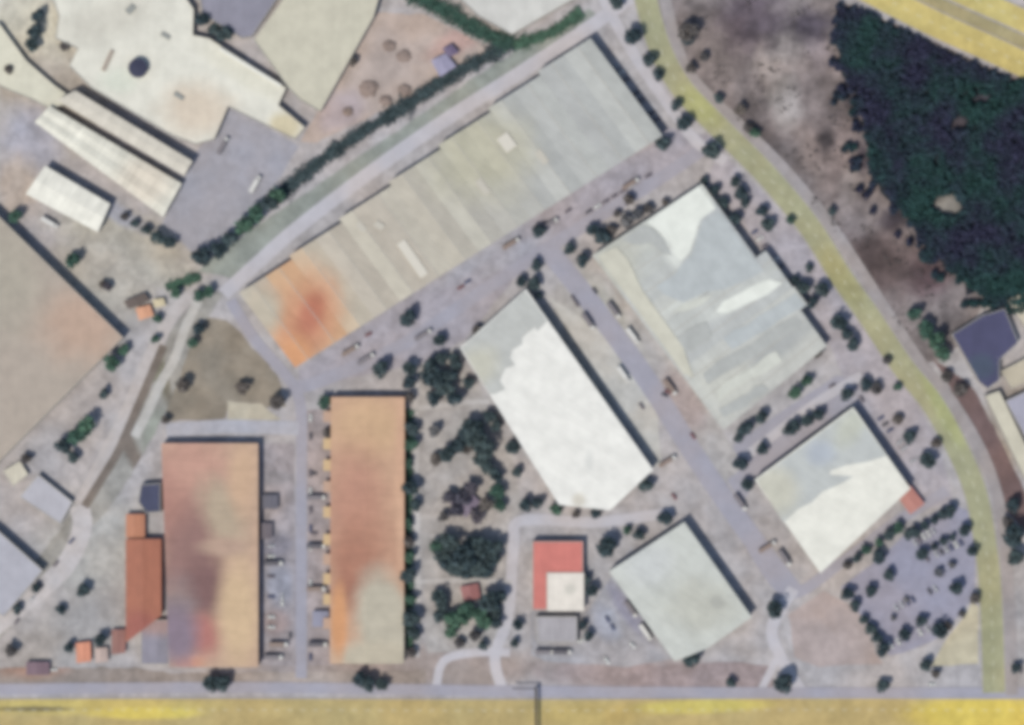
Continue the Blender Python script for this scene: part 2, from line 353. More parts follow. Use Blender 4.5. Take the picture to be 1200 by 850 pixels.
def flat_building(name, label, cat, poly, h, roofm, wallm=None, par=.6):
    cx = sum(p[0] for p in poly)/len(poly); cy = sum(p[1] for p in poly)/len(poly); o0 = P(cx, cy)
    t = empty(name, o0, label, cat)
    pts = [P(*p)-o0 for p in poly]
    if sum(a.x*b.y-b.x*a.y for a, b in zip(pts, pts[1:]+pts[:1])) < 0: pts.reverse()
    n = len(pts); ins = []
    for i in range(n):
        a, b, c = pts[i-1], pts[i], pts[(i+1)%n]
        n1 = Vector((-(b-a).y, (b-a).x, 0)).normalized(); n2 = Vector((-(c-b).y, (c-b).x, 0)).normalized()
        m = (n1+n2); m = m/max(.4, m.length_squared)*2
        ins.append(b+m*.35)
    wb = bmesh.new(); lo = [wb.verts.new((p.x, p.y, -.1)) for p in pts]; hi = [wb.verts.new((p.x, p.y, h)) for p in pts]
    for i in range(n): wb.faces.new((lo[i], lo[(i+1)%n], hi[(i+1)%n], hi[i]))
    obj('wall', wb, wallm or wall_m, t)
    pb = bmesh.new()
    e = [[pb.verts.new((p.x, p.y, z)) for p in q] for q, z in ((pts,h),(pts,h+par),(ins,h+par),(ins,h))]
    for r0, r1 in zip(e, e[1:]):
        for i in range(n): pb.faces.new((r0[i], r0[(i+1)%n], r1[(i+1)%n], r1[i]))
    rb = bmesh.new(); f = rb.faces.new([rb.verts.new((p.x, p.y, h+.03)) for p in ins]); f.normal_update(); bmesh.ops.triangulate(rb, faces=[f])
    for f in rb.faces:
        f.normal_update()
        if f.normal.z < 0: f.normal_flip()
    r = obj('roof', rb, roofm, t); obj('parapet', pb, parapet_m, t)
    return t, o0, r
def on_roof(name, root, o0, mat, x0, y0, x1, y1, w, z0, z1, label=None):
    """a raised strip on a roof from (x0,y0) to (x1,y1), plan units"""
    a, b = P(x0, y0)-o0, P(x1, y1)-o0; d = b-a; L = d.length; ang = math.atan2(d.y, d.x)
    bm = bmesh.new(); box(bm, 0, L, -w*U/2, w*U/2, z0, z1, Matrix.Translation((a.x, a.y, 0)) @ Matrix.Rotation(ang, 4, 'Z'), .05)
    o = obj(name, bm, mat, root)
    if label: o['label'] = label
    return o
ds = (.848, -.53)                            # long axis of the rotated estate grid

# longest warehouse: a row of cross bays whose north ends step
qs = []; nb = 14; north = []
SE0, SE1 = Vector((347,430)), Vector((775,160)); NW0, NW1 = Vector((284,346)), Vector((690,45))
for i in range(nb):
    a0, a1 = SE0.lerp(SE1, i/nb), SE0.lerp(SE1, (i+1)/nb)
    j = (i//2)*2+1
    m = NW0.lerp(NW1, j/nb); base = SE0.lerp(SE1, j/nb); off = m-base
    qs.append((tuple(a0), tuple(a1), tuple(a1+off), tuple(a0+off)))
lc = [(190, 182, 166), (187, 178, 163), (204, 172, 138), (205, 166, 130), (198, 180, 156), (191, 181, 164), (190, 181, 167), (185, 176, 162), (194, 187, 172), (189, 180, 166), (183, 175, 162), (192, 185, 171), (187, 180, 166), (182, 176, 164), (188, 184, 172), (178, 174, 165), (181, 178, 170), (184, 182, 174), (177, 176, 170), (178, 178, 174), (186, 186, 181), (176, 177, 174), (178, 179, 176), (183, 184, 180), (174, 175, 173), (180, 181, 178), (184, 185, 181), (178, 179, 175)]
lm = roof_mat('long_warehouse_sheeting', LAV, 58, attr=True, strk=.05, blobs=[
    (352,375,46,62,-12,(202,160,126),.55,.25),(362,378,28,46,-20,(199,143,112),.6,.2),(366,368,13,24,-20,(184,118,94),.6,.2),(345,418,20,22,0,(206,150,108),.6,.2),
    (310,365,20,25,0,(186,176,158),.6,.3),(560,180,60,50,0,(184,180,160),.6,.4)])
b1, o1, r1 = building('warehouse', 'longest warehouse with cross ridges, orange rust stain at its west end', 'warehouse', qs, 10, lm, rise=.5, cols=lc)
sky_m = plain('translucent_sheet', (214,208,196), .4, .04)
on_roof('skylight', r1, o1, sky_m, 470,284, 498,324, 11, 10.1, 10.9, 'long pale skylight strip')
on_roof('skylight', r1, o1, sky_m, 588,160, 600,176, 15, 10.1, 10.9, 'short bright skylight patch')
for a in ((420,262,428,272),(440,262,450,268),(630,178,640,192),(560,212,572,228)): on_roof('skylight', r1, o1, plain('aged_sheet', (196,190,178), .5, .04), *a, 8, 10.1, 10.8)

# big grey warehouse with stepped east side (ridges parallel to the streets)
gq = [((695,300),(752,375),(945,337),(905,330))]
g2 = roof_mat('big_grey_sheeting', LAV, 32, attr=True, strk=.06, blobs=[
    (815,250,20,30,25,(212,214,206),.35,.5,.1),(778,268,30,14,30,(206,208,200),.4,.5,.1),(788,290,10,26,10,(208,210,204),.4,.4,.1),(752,272,14,26,30,(190,192,186),.5,.4,.1),
    (840,270,22,30,20,(178,181,183),.4,.4,.08),(870,300,30,24,0,(180,182,182),.5,.4),(800,352,30,6,32,(206,208,202),.5,.4,.12),(870,350,40,7,32,(208,210,204),.5,.4,.12),
    (900,410,50,14,32,(172,174,172),.5,.4),(850,450,40,30,0,(196,196,188),.5,.5),(900,470,40,12,32,(180,180,176),.5,.4),(720,310,30,30,0,(186,186,176),.5,.4)])
NEl = lambda t: Vector((820,218)).lerp(Vector((960,410)), t); SWl = lambda t: Vector((695,300)).lerp(Vector((847,503)), t)
east = [0,0,0,0, 14,14,16, 6,6]; nb2 = 9; qs2 = []
for i in range(nb2):
    t0, t1 = i/nb2, (i+1)/nb2; e = Vector(ds)*(east[i]+2)
    qs2.append((tuple(SWl(t0)), tuple(SWl(t1)), tuple(NEl(t1)+e), tuple(NEl(t0)+e)))
b2, o2, r2 = building('warehouse', 'big grey roofed warehouse with pale streaks, between main street and curved avenue', 'warehouse', qs2, 9, g2, rise=.03,
    cols=[(196,197,191),(188,190,186),(186,188,185),(192,193,188),(190,192,188),(184,186,184),(194,195,190),(186,187,183),(192,192,186)])

# white and grey roofed warehouse in the centre
def panel(root, o0, poly, z, mat, label):
    bm = bmesh.new(); f = bm.faces.new([bm.verts.new((*(P(x, y)-o0).xy, z)) for x, y in poly]); f.normal_update()
    if f.normal.z < 0: f.normal_flip()
    r = bmesh.ops.extrude_face_region(bm, geom=[f]); bmesh.ops.translate(bm, verts=[v for v in r['geom'] if isinstance(v, bmesh.types.BMVert)], vec=(0,0,.03))
    o = obj('roof_panel', bm, mat, root); o['label'] = label
pw = roof_mat('fresh_white_sheet', (226,228,220), 32, strk=.02); pg = roof_mat('weathered_blue_grey_sheet', (181,186,187), 32, strk=.04)
pm = roof_mat('weathered_grey_sheet', (176,178,175), 32, strk=.04); pl = roof_mat('pale_sheet', (204,205,196), 32, strk=.03); pn = roof_mat('sandy_sheet', (202,199,184), 32, strk=.04)
Z = 9.08
for poly, m, lab in (([(818,219),(838,245),(820,258),(816,268),(808,296),(797,307),(789,296),(784,284),(772,272),(757,261)], pw, 'white panel at the north tip of the big grey roof'),
        ([(842,249),(894,318),(872,330),(846,340),(828,342),(800,355),(778,346),(768,336),(790,322),(798,310),(810,299),(818,270),(823,260)], pg, 'blue grey panel below the white north tip'),
        ([(900,328),(916,332),(898,346),(880,354),(852,367),(838,366),(846,354),(868,343),(880,336)], pw, 'white streak running to the east wall step'),
        ([(834,346),(824,356),(806,364),(788,367),(798,358),(816,351)], pl, 'short pale streak west of the white streak'),
        ([(846, 397), (859, 387), (875, 381), (888, 370), (903, 362), (917, 353), (931, 344), (943, 359), (924, 369), (912, 376), (897, 388), (885, 393), (868, 404), (857, 410)], pg, 'blue grey strip in the east half'),
        ([(823, 439), (839, 424), (857, 414), (877, 405), (894, 392), (911, 380), (931, 371), (940, 381), (922, 391), (901, 406), (887, 416), (867, 427), (848, 438), (828, 451)], pm, 'grey strip across the lower half'),
        ([(838, 458), (848, 448), (860, 441), (873, 436), (885, 428), (895, 418), (908, 411), (916, 423), (903, 432), (893, 438), (878, 444), (869, 451), (854, 459), (842, 470)], pl, 'pale strip near the south corner'),
        ([(787, 397), (794, 395), (800, 391), (806, 386), (813, 383), (819, 380), (826, 377), (834, 394), (831, 397), (822, 402), (820, 403), (811, 410), (804, 413), (800, 415)], pm, 'short grey strip beside the sandy wall strip'),
        ([(841, 480), (850, 475), (858, 470), (867, 465), (876, 461), (883, 453), (893, 451), (900, 457), (890, 465), (883, 467), (875, 476), (868, 480), (855, 485), (847, 490)], pm, 'thin grey strip above the south corner'),
        ([(700,300),(722,290),(736,306),(752,340),(782,382),(800,408),(812,442),(800,438),(776,404),(748,366)], pn, 'sandy strip along the west wall'),
        ([(728,282),(750,266),(764,268),(776,280),(786,300),(776,298),(762,286),(744,288)], pm, 'grey wedge beside the white north tip')):
    Z += .035; panel(r2, o2, poly, Z, m, lab)
w3 = roof_mat('white_sheeting', (231,229,223), 57, strk=.035, blobs=[(678,585,8,8,0,(214,208,196),.5,.4),(690,540,5,12,0,(220,219,214),.6,.4)])
b3, o3, r3 = building('warehouse', 'white roofed warehouse in the centre with grey northwest third', 'warehouse',
    [((540,408),(578,374),(714,597),(655,590)),((578,374),(616,340),(764,550),(714,597))], 10.5, w3, n=1, rise=.03)
panel(r3, o3, [(541,408),(615,341),(641,377),(630,388),(626,384),(612,396),(612,404),(601,410),(598,420),(604,428),(592,432),(586,446),(592,456),(580,462),(574,462)], 10.58, roof_mat('grey_north_sheet', (187,188,184), 57, strk=.03, blobs=[(560,430,24,20,40,(192,190,176),.6,.4)]), 'weathered grey sheets on the northwest third')
# eastern smaller warehouse, grey north, white south
w4 = roof_mat('east_white_sheeting', (228,226,216), 57, strk=.035)
b4, o4, r4 = building('warehouse', 'half grey half white roofed warehouse north of the car park', 'warehouse',
    [((884,562),(998,478),(1064,572),(960,670))], 10.5, w4, n=2, rise=.03)
panel(r4, o4, [(885.5,562),(997.5,479.5),(1037,534),(1014,541),(990,545),(972,551),(971,556),(998,558),(985,566),(962,576),(950,588),(934,596),(917,612)], 10.58, roof_mat('grey_half_sheet', (186,189,187), 57, strk=.04, blobs=[(905,575,30,26,-40,(196,194,180),.5,.4),(960,530,16,14,0,(178,184,192),.6,.4),(995,500,14,24,-33,(192,194,182),.6,.4)]), 'grey northern half with jagged lower edge')
# square grey warehouse near the highway
w5 = roof_mat('pale_grey_sheeting', (196,198,192), 57, strk=.05, blobs=[(760,660,30,22,30,(200,202,200),.6,.4),(820,710,40,30,0,(188,188,178),.6,.5),(840,705,8,8,0,(174,174,166),.5,.5)])
b5, o5, r5 = building('warehouse', 'square pale grey warehouse close to the highway', 'warehouse',
    [((714,669),(757,641),(828,758),(790,773)),((757,641),(801,612),(879,722),(828,758))], 10, w5, n=1, rise=.3)
# long rust roof
w6 = roof_mat('long_rust_sheeting', (196,159,132), 90, strk=.05, blobs=[
    (432,500,40,34,0,(200,166,132),.6,.3),(415,590,34,60,0,(182,136,116),.7,.3),(418,665,26,48,0,(156,102,82),.6,.25),(430,640,44,50,0,(180,132,110),.8,.3,.08,.6),
    (452,735,32,66,10,(186,178,160),.35,.25),(440,770,44,20,0,(188,178,158),.4,.3),(398,728,9,40,0,(206,150,106),.5,.3),(470,560,6,90,0,(206,166,138),.6,.3)])
b6, o6, r6 = building('warehouse', 'long narrow warehouse with rust stained tan roof beside the park', 'warehouse',
    [((389,466),(474,466),(473,776),(388,776))], 8.0, w6, n=1, rise=.6, wallm=wall_r)
dm = plain('dock_canopy_sheet', (206,178,138), .6)
for i, y in enumerate((488,520,545,570,600,632,655,678,702,730)):
    bm = bmesh.new(); p = P(384.5, y)-o6; box(bm, p.x-2.6, p.x+2.2, p.y-3.2, p.y+3.2, 4.2, 4.5, None, .06)
    obj('loading_canopy', bm, dm if i % 3 else plain('dock_canopy_tan', (190,160,140), .6), b6)
# wide rust roof, rust red annexe
w7 = roof_mat('wide_rust_sheeting', (190,160,138), 90, strk=.05, blobs=[
    (222,555,50,50,-20,(188,146,130),.6,.35),(205,610,26,60,25,(168,124,112),.7,.35),(222,650,30,70,-24,(142,108,102),.7,.3),(240,690,24,40,-14,(122,90,88),.6,.3),(208,728,24,44,0,(138,122,122),.6,.4),
    (238,745,24,24,0,(170,112,104),.6,.35),(222,775,16,10,0,(206,146,116),.6,.3),(262,600,22,40,20,(178,160,138),.6,.5),(280,720,22,60,0,(204,176,142),.6,.3),
    (285,560,16,40,0,(198,166,138),.6,.4),(262,640,26,10,0,(180,152,134),.6,.4),(210,745,22,36,10,(132,116,130),.6,.35),(178,752,18,34,0,(140,136,150),.45,.3)])
b7, o7, r7 = building('warehouse', 'wide warehouse with blotched rust brown roof in the southwest', 'warehouse',
    [((191,520),(303,520),(303,780),(200,780))], 8.0, w7, n=1, rise=.6, wallm=wall_r)
w8 = roof_mat('rust_red_sheeting', (166,106,84), 0, strk=.06, blobs=[(165,735,18,20,0,(160,96,84),.6,.4)])
building('annexe', 'rust red roofed annexe on the west wall of the wide warehouse', 'annexe', [((149,632),(189.5,632),(189.5,720),(149,752))], 6.0, w8, n=1, rise=.6, wallm=wall_r)
building('shed', 'small orange brown shed north of the rust red annexe', 'shed', [((149,603),(170,603),(170,629),(149,629))], 4.5, roof_mat('orange_sheeting', (186,128,100), 0), rise=.5)
flat_building('annexe', 'dark blue flat roofed annexe touching the wide rust warehouse', 'annexe', [(166,568),(189,566),(189,600),(172,601),(163,588)], 5.5, roof_mat('dark_blue_felt', (66,70,96)))
flat_building('annexe', 'slate blue flat roofed block at the southwest warehouse corner', 'annexe', [(166,726),(198.5,726),(199,778),(166,778)], 4.5, roof_mat('slate_felt', (140,136,148), blobs=[(182,730,24,14,0,(160,134,130),.6,.4)]), par=.25)
# red roofed office
t9, o9, r9 = flat_building('office_building', 'red roofed office with pale square block, south of the white warehouse', 'office', [(624,634),(683,634),(683,671),(641,671),(641,714),(624,714)], 7.0, roof_mat('red_felt', (203,121,112), strk=.04), par=.3)
bm = bmesh.new(); p = P(662.5, 693)-o9; box(bm, p.x-10.2, p.x+10.4, p.y-10.8, p.y+10.8, 0, 7.6, None, .08)
u = obj('upper_block', bm, plain('block_render', (205,196,184)), t9)
bm = bmesh.new(); box(bm, p.x-10.6, p.x+10.8, p.y-11.2, p.y+11.2, 7.6, 7.9, None, .06); obj('flat_roof', bm, roof_mat('white_membrane', (226,218,208), strk=.03, blobs=[(668,690,6,6,0,(205,200,190),.5,.4)]), u)
flat_building('carport', 'grey roofed carport with dark shade south of the red roofed office', 'carport', [(628,722),(676,722),(676,752),(630,752)], 5.5, roof_mat('carport_sheet', (168,164,168)), par=.15)

# cream roofed factory, north west
fc = [(60,-8),(214,-8),(228,12),(227,42),(246,46),(336,104),(327,124),(358,150),(346,164),(268,126),(252,164),(230,170),(203,160),(108,104),(82,78),(92,58),(66,46),(70,20)]
FT, FO, FR = flat_building('factory', 'large cream flat roofed factory in the northwest', 'factory', fc, 5.5, roof_mat('cream_membrane', (221,218,206), strk=.03, blobs=[
    (130,25,60,22,20,(206,202,190),.6,.5),(290,85,60,16,-32,(222,218,202),.5,.3),(140,95,22,14,0,(216,218,204),.6,.4),(230,130,40,30,0,(214,200,182),.6,.4),(335,148,18,14,-25,(206,194,164),.5,.4)]))
flat_building('factory_wing', 'cream flat roofed wing left of the large factory', 'factory', [(-60,28),(0,28),(32,72),(64,100),(92,120),(58,128),(40,118),(10,106),(-60,70)], 3.5, roof_mat('cream_wing', (212,208,190), strk=.04))
building('workshop', 'long narrow pale workshop between two dark gaps in the northwest', 'workshop', [((70,119),(90,108),(226,190),(217,206))], 9.5, roof_mat('cream_long', (210,203,190), -30), rise=.4)
building('workshop', 'long cream roofed workshop beside the blue grey yard', 'workshop', [((43,144),(60,126),(213,216),(192,254))], 6.5, roof_mat('cream_long_two', (222,219,206), -30, blobs=[(170,215,30,26,0,(216,206,190),.6,.4)]), n=2, rise=.5)
building('workshop', 'short off white roofed workshop southwest of the long cream one', 'workshop', [((33,228),(55,196),(130,240),(116,272))], 8.5, roof_mat('off_white_short', (230,227,216), -30), rise=.8)
flat_building('workshop', 'broad beige flat roofed hall at the top edge', 'hall', [(298,48),(340,-10),(447,-10),(438,22),(376,132),(352,118),(338,104)], 7.0, roof_mat('beige_membrane', (199,194,176), strk=.03, blobs=[(340,140,20,20,0,(206,188,158),.6,.4),(330,120,16,12,0,(214,210,194),.6,.4)]))
flat_building('workshop', 'grey blue roofed block between cream factory and beige hall', 'workshop', [(234,-10),(332,-10),(296,44),(284,46),(238,18)], 5.0, roof_mat('grey_blue_roof', (142,140,153), strk=.05))
flat_building('hall', 'pale grey roofed hall beyond the hedge at the top edge', 'hall', [(508,-30),(690,-30),(680,-4),(600,42),(560,20)], 7.0, roof_mat('pale_hall', (204,202,197), strk=.03))
flat_building('warehouse', 'tan roofed warehouse cut off by the left edge', 'warehouse', [(-120,150),(-4,250),(146,396),(-4,546),(-120,640)], 9.0, roof_mat('tan_membrane', (173,161,149), strk=.03, blobs=[(100,380,50,40,0,(184,158,140),.7,.4),(10,320,40,60,0,(170,162,148),.7,.4)]), par=.3)
flat_building('workshop', 'lavender grey roofed workshop at the left edge in the southwest', 'workshop', [(-60,580),(0,622),(52,668),(6,722),(-60,680)], 7.5, roof_mat('lavender_roof', (172,171,180), strk=.03), par=.3)
flat_building('workshop', 'small pale lavender workshop right of the tan roofed warehouse', 'workshop', [(24,582),(46,556),(86,588),(72,614)], 4.5, roof_mat('pale_lavender', (180,178,185), strk=.04), par=.3)
flat_building('house', 'cream hut beside the tan roofed warehouse corner', 'house', [(4,552),(24,540),(34,556),(16,570)], 3.5, roof_mat('hut_cream', (202,195,178)), par=.2)
# east of the avenue
flat_building('depot', 'dark slate blue roofed depot below the wood', 'depot', [(1114,392),(1150,370),(1176,362),(1192,402),(1170,422),(1170,446),(1156,456),(1146,448)], 6.0, roof_mat('slate_blue_felt', (74,74,104), strk=.06, blobs=[(1150,430,16,14,0,(70,80,100),.5,.4)]), par=.2)
flat_building('workshop', 'cream strip roofed workshop at the right edge', 'workshop', [(1153,464),(1170,458),(1212,545),(1200,562)], 5.0, roof_mat('cream_strip', (200,194,176), strk=.04), par=.3)
flat_building('workshop', 'lavender roofed workshop at the right edge', 'workshop', [(1177,470),(1240,440),(1260,500),(1212,535)], 5.5, roof_mat('lavender_edge', (166,164,178), strk=.04), par=.3)
flat_building('house', 'small beige roofed house in the right edge plot', 'house', [(1172,435),(1216,412),(1226,438),(1184,456)], 4.0, roof_mat('beige_small', (186,176,156)), par=.2)
flat_building('house', 'cream roofed house at the right edge under the wood', 'house', [(1180,352),(1230,330),(1236,372),(1200,384)], 4.0, roof_mat('cream_small', (196,186,166)), par=.2)
building('hut', 'small salmon pink roofed hut at the east corner of the half white warehouse', 'hut', [((1046,574),(1062,564),(1082,590),(1066,602))], 4.0, roof_mat('salmon_tiles', (184,128,118), 57, strk=.06), rise=.5)
building('hut', 'orange roofed hut at the tip of the tan warehouse', 'hut', [((160,362),(176,358),(180,370),(164,375))], 3.0, roof_mat('orange_tiles', (220,164,132), 0), rise=.5)
building('hut', 'cream roofed hut right of the orange roofed hut', 'hut', [((180,352),(192,350),(194,358),(182,360))], 3.0, roof_mat('cream_tiles', (206,192,160), 0), rise=.4)
building('hut', 'orange roofed hut in the southwest corner near the highway', 'hut', [((90,754),(106,752),(107,774),(91,776))], 3.2, roof_mat('orange_tiles_two', (208,142,116), 0), rise=.5)
building('hut', 'pale pink roofed hut right of the orange southwest hut', 'hut', [((112,760),(126,759),(127,774),(113,776))], 3.0, roof_mat('pink_tiles', (186,166,158), 0), rise=.4)
building('hut', 'brown red roofed hut against the rust red annexe', 'hut', [((132,738),(147,738),(147,764),(132,766))], 3.0, roof_mat('brown_tiles', (150,108,100), 0), rise=.5)
building('hut', 'purple brown roofed hut beside the highway in the southwest corner', 'hut', [((32,776),(58,776),(58,790),(32,790))], 3.2, roof_mat('purple_tiles', (124,102,112), 0), rise=.5)
building('hut', 'red roofed pavilion in the middle of the park', 'pavilion', [((540,688),(560,684),(563,700),(544,704))], 3.0, roof_mat('red_tiles', (160,108,106), 0), rise=.7)
building('shed', 'lavender blue roofed shed on the pink dirt lot', 'shed', [((506,72),(522,64),(534,78),(516,90))], 3.2, roof_mat('lavender_tarp', (158,154,178), 0), rise=.4)
building('shed', 'dark purple shed next to the lavender blue shed', 'shed', [((519,58),(529,53),(537,62),(527,67))], 3.4, roof_mat('purple_tarp', (110,98,124), 0), rise=.3)
# sheds of the loading yard
for (x, y, w, d, c, lab) in ((317,588,17,15,(104,102,112),'dark grey shed in the loading yard, northern of the pair'), (312,622,14,17,(112,104,110),'dark grey shed in the loading yard, southern of the pair'),
                             (376,725,18,17,(140,140,158),'bluish shed at the south end of the dock yard')):
    building('shed', lab, 'shed', [((x-w/2,y-d/2),(x+w/2,y-d/2),(x+w/2,y+d/2),(x-w/2,y+d/2))], 3.2, roof_mat('shed_sheet', c, 0), rise=.35)
building('shed', 'brown shed beside the orange hut at the canal', 'shed', [((146,354),(170,344),(176,352),(152,362))], 3.5, roof_mat('brown_shed', (104,92,86), 0), rise=.3)
building('shed', 'purple grey shed in the park north of the big tree clump', 'shed', [((528,590),(546,572),(562,588),(546,606))], 3.2, roof_mat('purple_grey', (132,120,138), 0), rise=.5)

vm = plain('brown_duct', (170,158,146)); gv = plain('grey_unit', (150,152,148))
for (x0,y0,x1,y1,w,m,lab) in ((122,84,133,60,5,vm,'brown duct left of the dark tank'),(258,58,330,102,4,plain('pale_ridge',(232,230,220)),'long pale raised ridge'),(150,16,158,8,8,gv,'grey box near the top edge'),(190,40,200,46,5,gv,'grey box in the middle'),(205,110,216,117,5,gv,'grey box above the yard')):
    p0 = P(x0, y0)-FO; on_roof('roof_unit', FR, FO, m, x0, y0, x1, y1, w, 5.5, 6.4, lab)
# things standing on the cream factory roof
bm = bmesh.new(); bmesh.ops.create_cone(bm, cap_ends=True, segments=32, radius1=5.6, radius2=5.6, depth=4); bmesh.ops.translate(bm, verts=bm.verts[:], vec=(0,0,2))
tk = empty('tank', P(163,81,5.53), 'dark round tank standing on the cream factory roof', 'tank'); obj('shell', bm, plain('dark_tank', (72,72,92)), tk)
bm = bmesh.new(); bmesh.ops.create_cone(bm, cap_ends=True, segments=32, radius1=5.2, radius2=.5, depth=.9); bmesh.ops.translate(bm, verts=bm.verts[:], vec=(0,0,4.45)); obj('lid', bm, plain('dark_lid', (62,64,84)), tk)

# sign gantry over the highway
ga = empty('road_gantry', P(628,806,.2), 'thin dark gantry spanning the ochre highway', 'gantry'); gs = plain('dark_steel', (70,66,60))
for dy in (0, -27):
    bm = bmesh.new(); box(bm, -.4, .4, dy-.4, dy+.4, -.3, 5.4, None, .05); obj('post', bm, gs, ga)
bm = bmesh.new(); box(bm, -.7, .7, -27.4, .4, 5.4, 6.1, None, .05); obj('beam', bm, gs, ga)
bm = bmesh.new(); box(bm, -14, -.75, -.35, .35, 5.5, 6.0, None, .05); obj('side_arm', bm, gs, ga)

# soil heaps on the dirt lot
hm = ground_mat('brown_soil_heap', (150,132,122), .85, 1.15)
for i, (x, y, r, lab) in enumerate(((432,104,11,'largest brown soil heap, in the middle of the pink dirt lot'),(473,66,8,'brown soil heap near the hall on the pink dirt lot'),
        (474,106,8,'brown soil heap close to the hedge on the pink dirt lot'),(456,54,8,'purplish soil heap, northernmost on the pink dirt lot'),(452,118,7,'pale brown soil heap south of the largest one'),(408,131,6,'small purplish soil heap at the southwest end of the dirt lot'))):
    bm = bmesh.new(); bmesh.ops.create_icosphere(bm, subdivisions=4, radius=1)
    for v in bm.verts:
        k = 1+.3*noise.noise(v.co*2+Vector((i*7,0,0)))
        v.co = Vector((v.co.x*r*U*k, v.co.y*r*U*k*.9, max(-.1, v.co.z*1.8*k)))
    o = obj('soil_heap', bm, hm, smooth=True); o.location = P(x, y); tag(o, lab, 'soil heap', 'soil heaps on the dirt lot')

# ------------------------------------------------------------------ vegetation
def leaf_mat(name, c, hue=.25):
    t = NT(name); base = tuple(c)+(1,)
    rnd = t.new('ShaderNodeObjectInfo').outputs['Random']
    col = t.mix(0., base, base)
    col = t.vary(col, rnd, (.75,.8,.85), (1.25,1.2,1.1))
    col = t.vary(col, t.rng(t.noise(.35, 4), .3, .7), 1-hue*1.6, 1+hue*1.6)
    t.b.inputs['Roughness'].default_value = .75
    return t.done(col)
LEAF = {'dark': leaf_mat('dark_foliage', (.033,.048,.050)), 'green': leaf_mat('green_foliage', (.040,.078,.054)),
        'brown': leaf_mat('dry_foliage', (.075,.066,.060)), 'purple': leaf_mat('purple_foliage', (.060,.054,.064)), 'grey': leaf_mat('grey_foliage', (.085,.085,.088))}
bark = plain('bark', (92,80,70))
def crown_arrays(rng, n, leaf, lobes=7):
    """unit crown (radius about 1, centre at 0): leaf clumps spread through several lobes"""
    L = [(Vector((0,0,0)), .72)]
    for i in range(lobes):
        a = rng.uniform(0, 6.283); d = rng.uniform(.35,.6)
        L.append((Vector((math.cos(a)*d, math.sin(a)*d, rng.uniform(-.35,.45))), rng.uniform(.32,.5)))
    V = []; F = []
    for k in range(n):
        c, r = L[k % len(L)] if rng.random() < .8 else L[0]
        u = Vector((rng.gauss(0,1), rng.gauss(0,1), rng.gauss(0,1))).normalized()
        p = c+u*r*(rng.random()**.35); p.z *= .85
        nn = (u+Vector((rng.gauss(0,.6), rng.gauss(0,.6), rng.gauss(0,.6)+.4))).normalized()
        t = nn.orthogonal().normalized(); b = nn.cross(t); a = rng.uniform(0, 6.28)
        t, b = t*math.cos(a)+b*math.sin(a), b*math.cos(a)-t*math.sin(a); s = leaf*rng.uniform(.6,1.3)
        i = len(V); V += [p-t*s-b*s*.5, p+t*s*.2-b*s, p+t*s+b*s*.4, p-t*s*.3+b*s]; F.append((i,i+1,i+2,i+3))
    return V, F
def mesh_from(name, V, F, mat):
    me = bpy.data.meshes.new(name); me.from_pydata([tuple(v) for v in V], [], F); me.materials.append(mat); return me
rng = random.Random(3); CR = {}
for kind in LEAF:
    for v in range(4):
        V, F = crown_arrays(rng, 470, .125); CR[kind, v] = mesh_from('crown', [(p.x, p.y, p.z+1.25) for p in V], F, LEAF[kind])
def taper(bm, a, b, r0, r1, seg=7):
    d = (b-a); q = d.to_track_quat('Z', 'Y').to_matrix().to_4x4()
    r = bmesh.ops.create_cone(bm, cap_ends=True, segments=seg, radius1=r0, radius2=r1, depth=d.length)
    bmesh.ops.transform(bm, matrix=Matrix.Translation((a+b)/2) @ q, verts=r['verts'])
bm = bmesh.new(); taper(bm, Vector((0,0,-.05)), Vector((.02,.01,.8)), .10, .06); top = Vector((.02,.01,.78))
for k in range(5):
    a = k*1.257+.3; taper(bm, top, top+Vector((math.cos(a)*.45, math.sin(a)*.45, .4+.1*(k%2))), .045, .015)
trunk_me = bpy.data.meshes.new('trunk'); bm.to_mesh(trunk_me); bm.free(); trunk_me.materials.append(bark)
ADJ = {'dark': 'dark', 'green': 'green', 'brown': 'brownish', 'purple': 'purplish', 'grey': 'pale grey'}
ORD = ['','second','third','fourth','fifth','sixth','seventh','eighth','ninth','tenth','eleventh','twelfth','thirteenth','fourteenth','fifteenth','sixteenth','seventeenth','eighteenth','nineteenth']
protos = {}
def tree(x, y, r, kind, label, group, i):
    z = .05
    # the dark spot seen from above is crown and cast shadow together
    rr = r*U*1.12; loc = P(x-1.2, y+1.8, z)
    key = (kind, i % 4)
    if key not in protos:
        t = empty('tree' if kind not in ('brown','purple','grey') else 'shrub', loc, label, 'tree' if kind not in ('brown','purple','grey') else 'shrub', group)
        obj('trunk', trunk_me, None, t); obj('crown', CR[key], None, t); protos[key] = t
    else:
        t = copy_tree(protos[key]); t.location = loc; tag(t, label, None, group)
    t.scale = (rr, rr, rr*random.uniform(.85,1.1)); t.rotation_euler.z = random.uniform(0, 6.28)
    return t
TREES = []
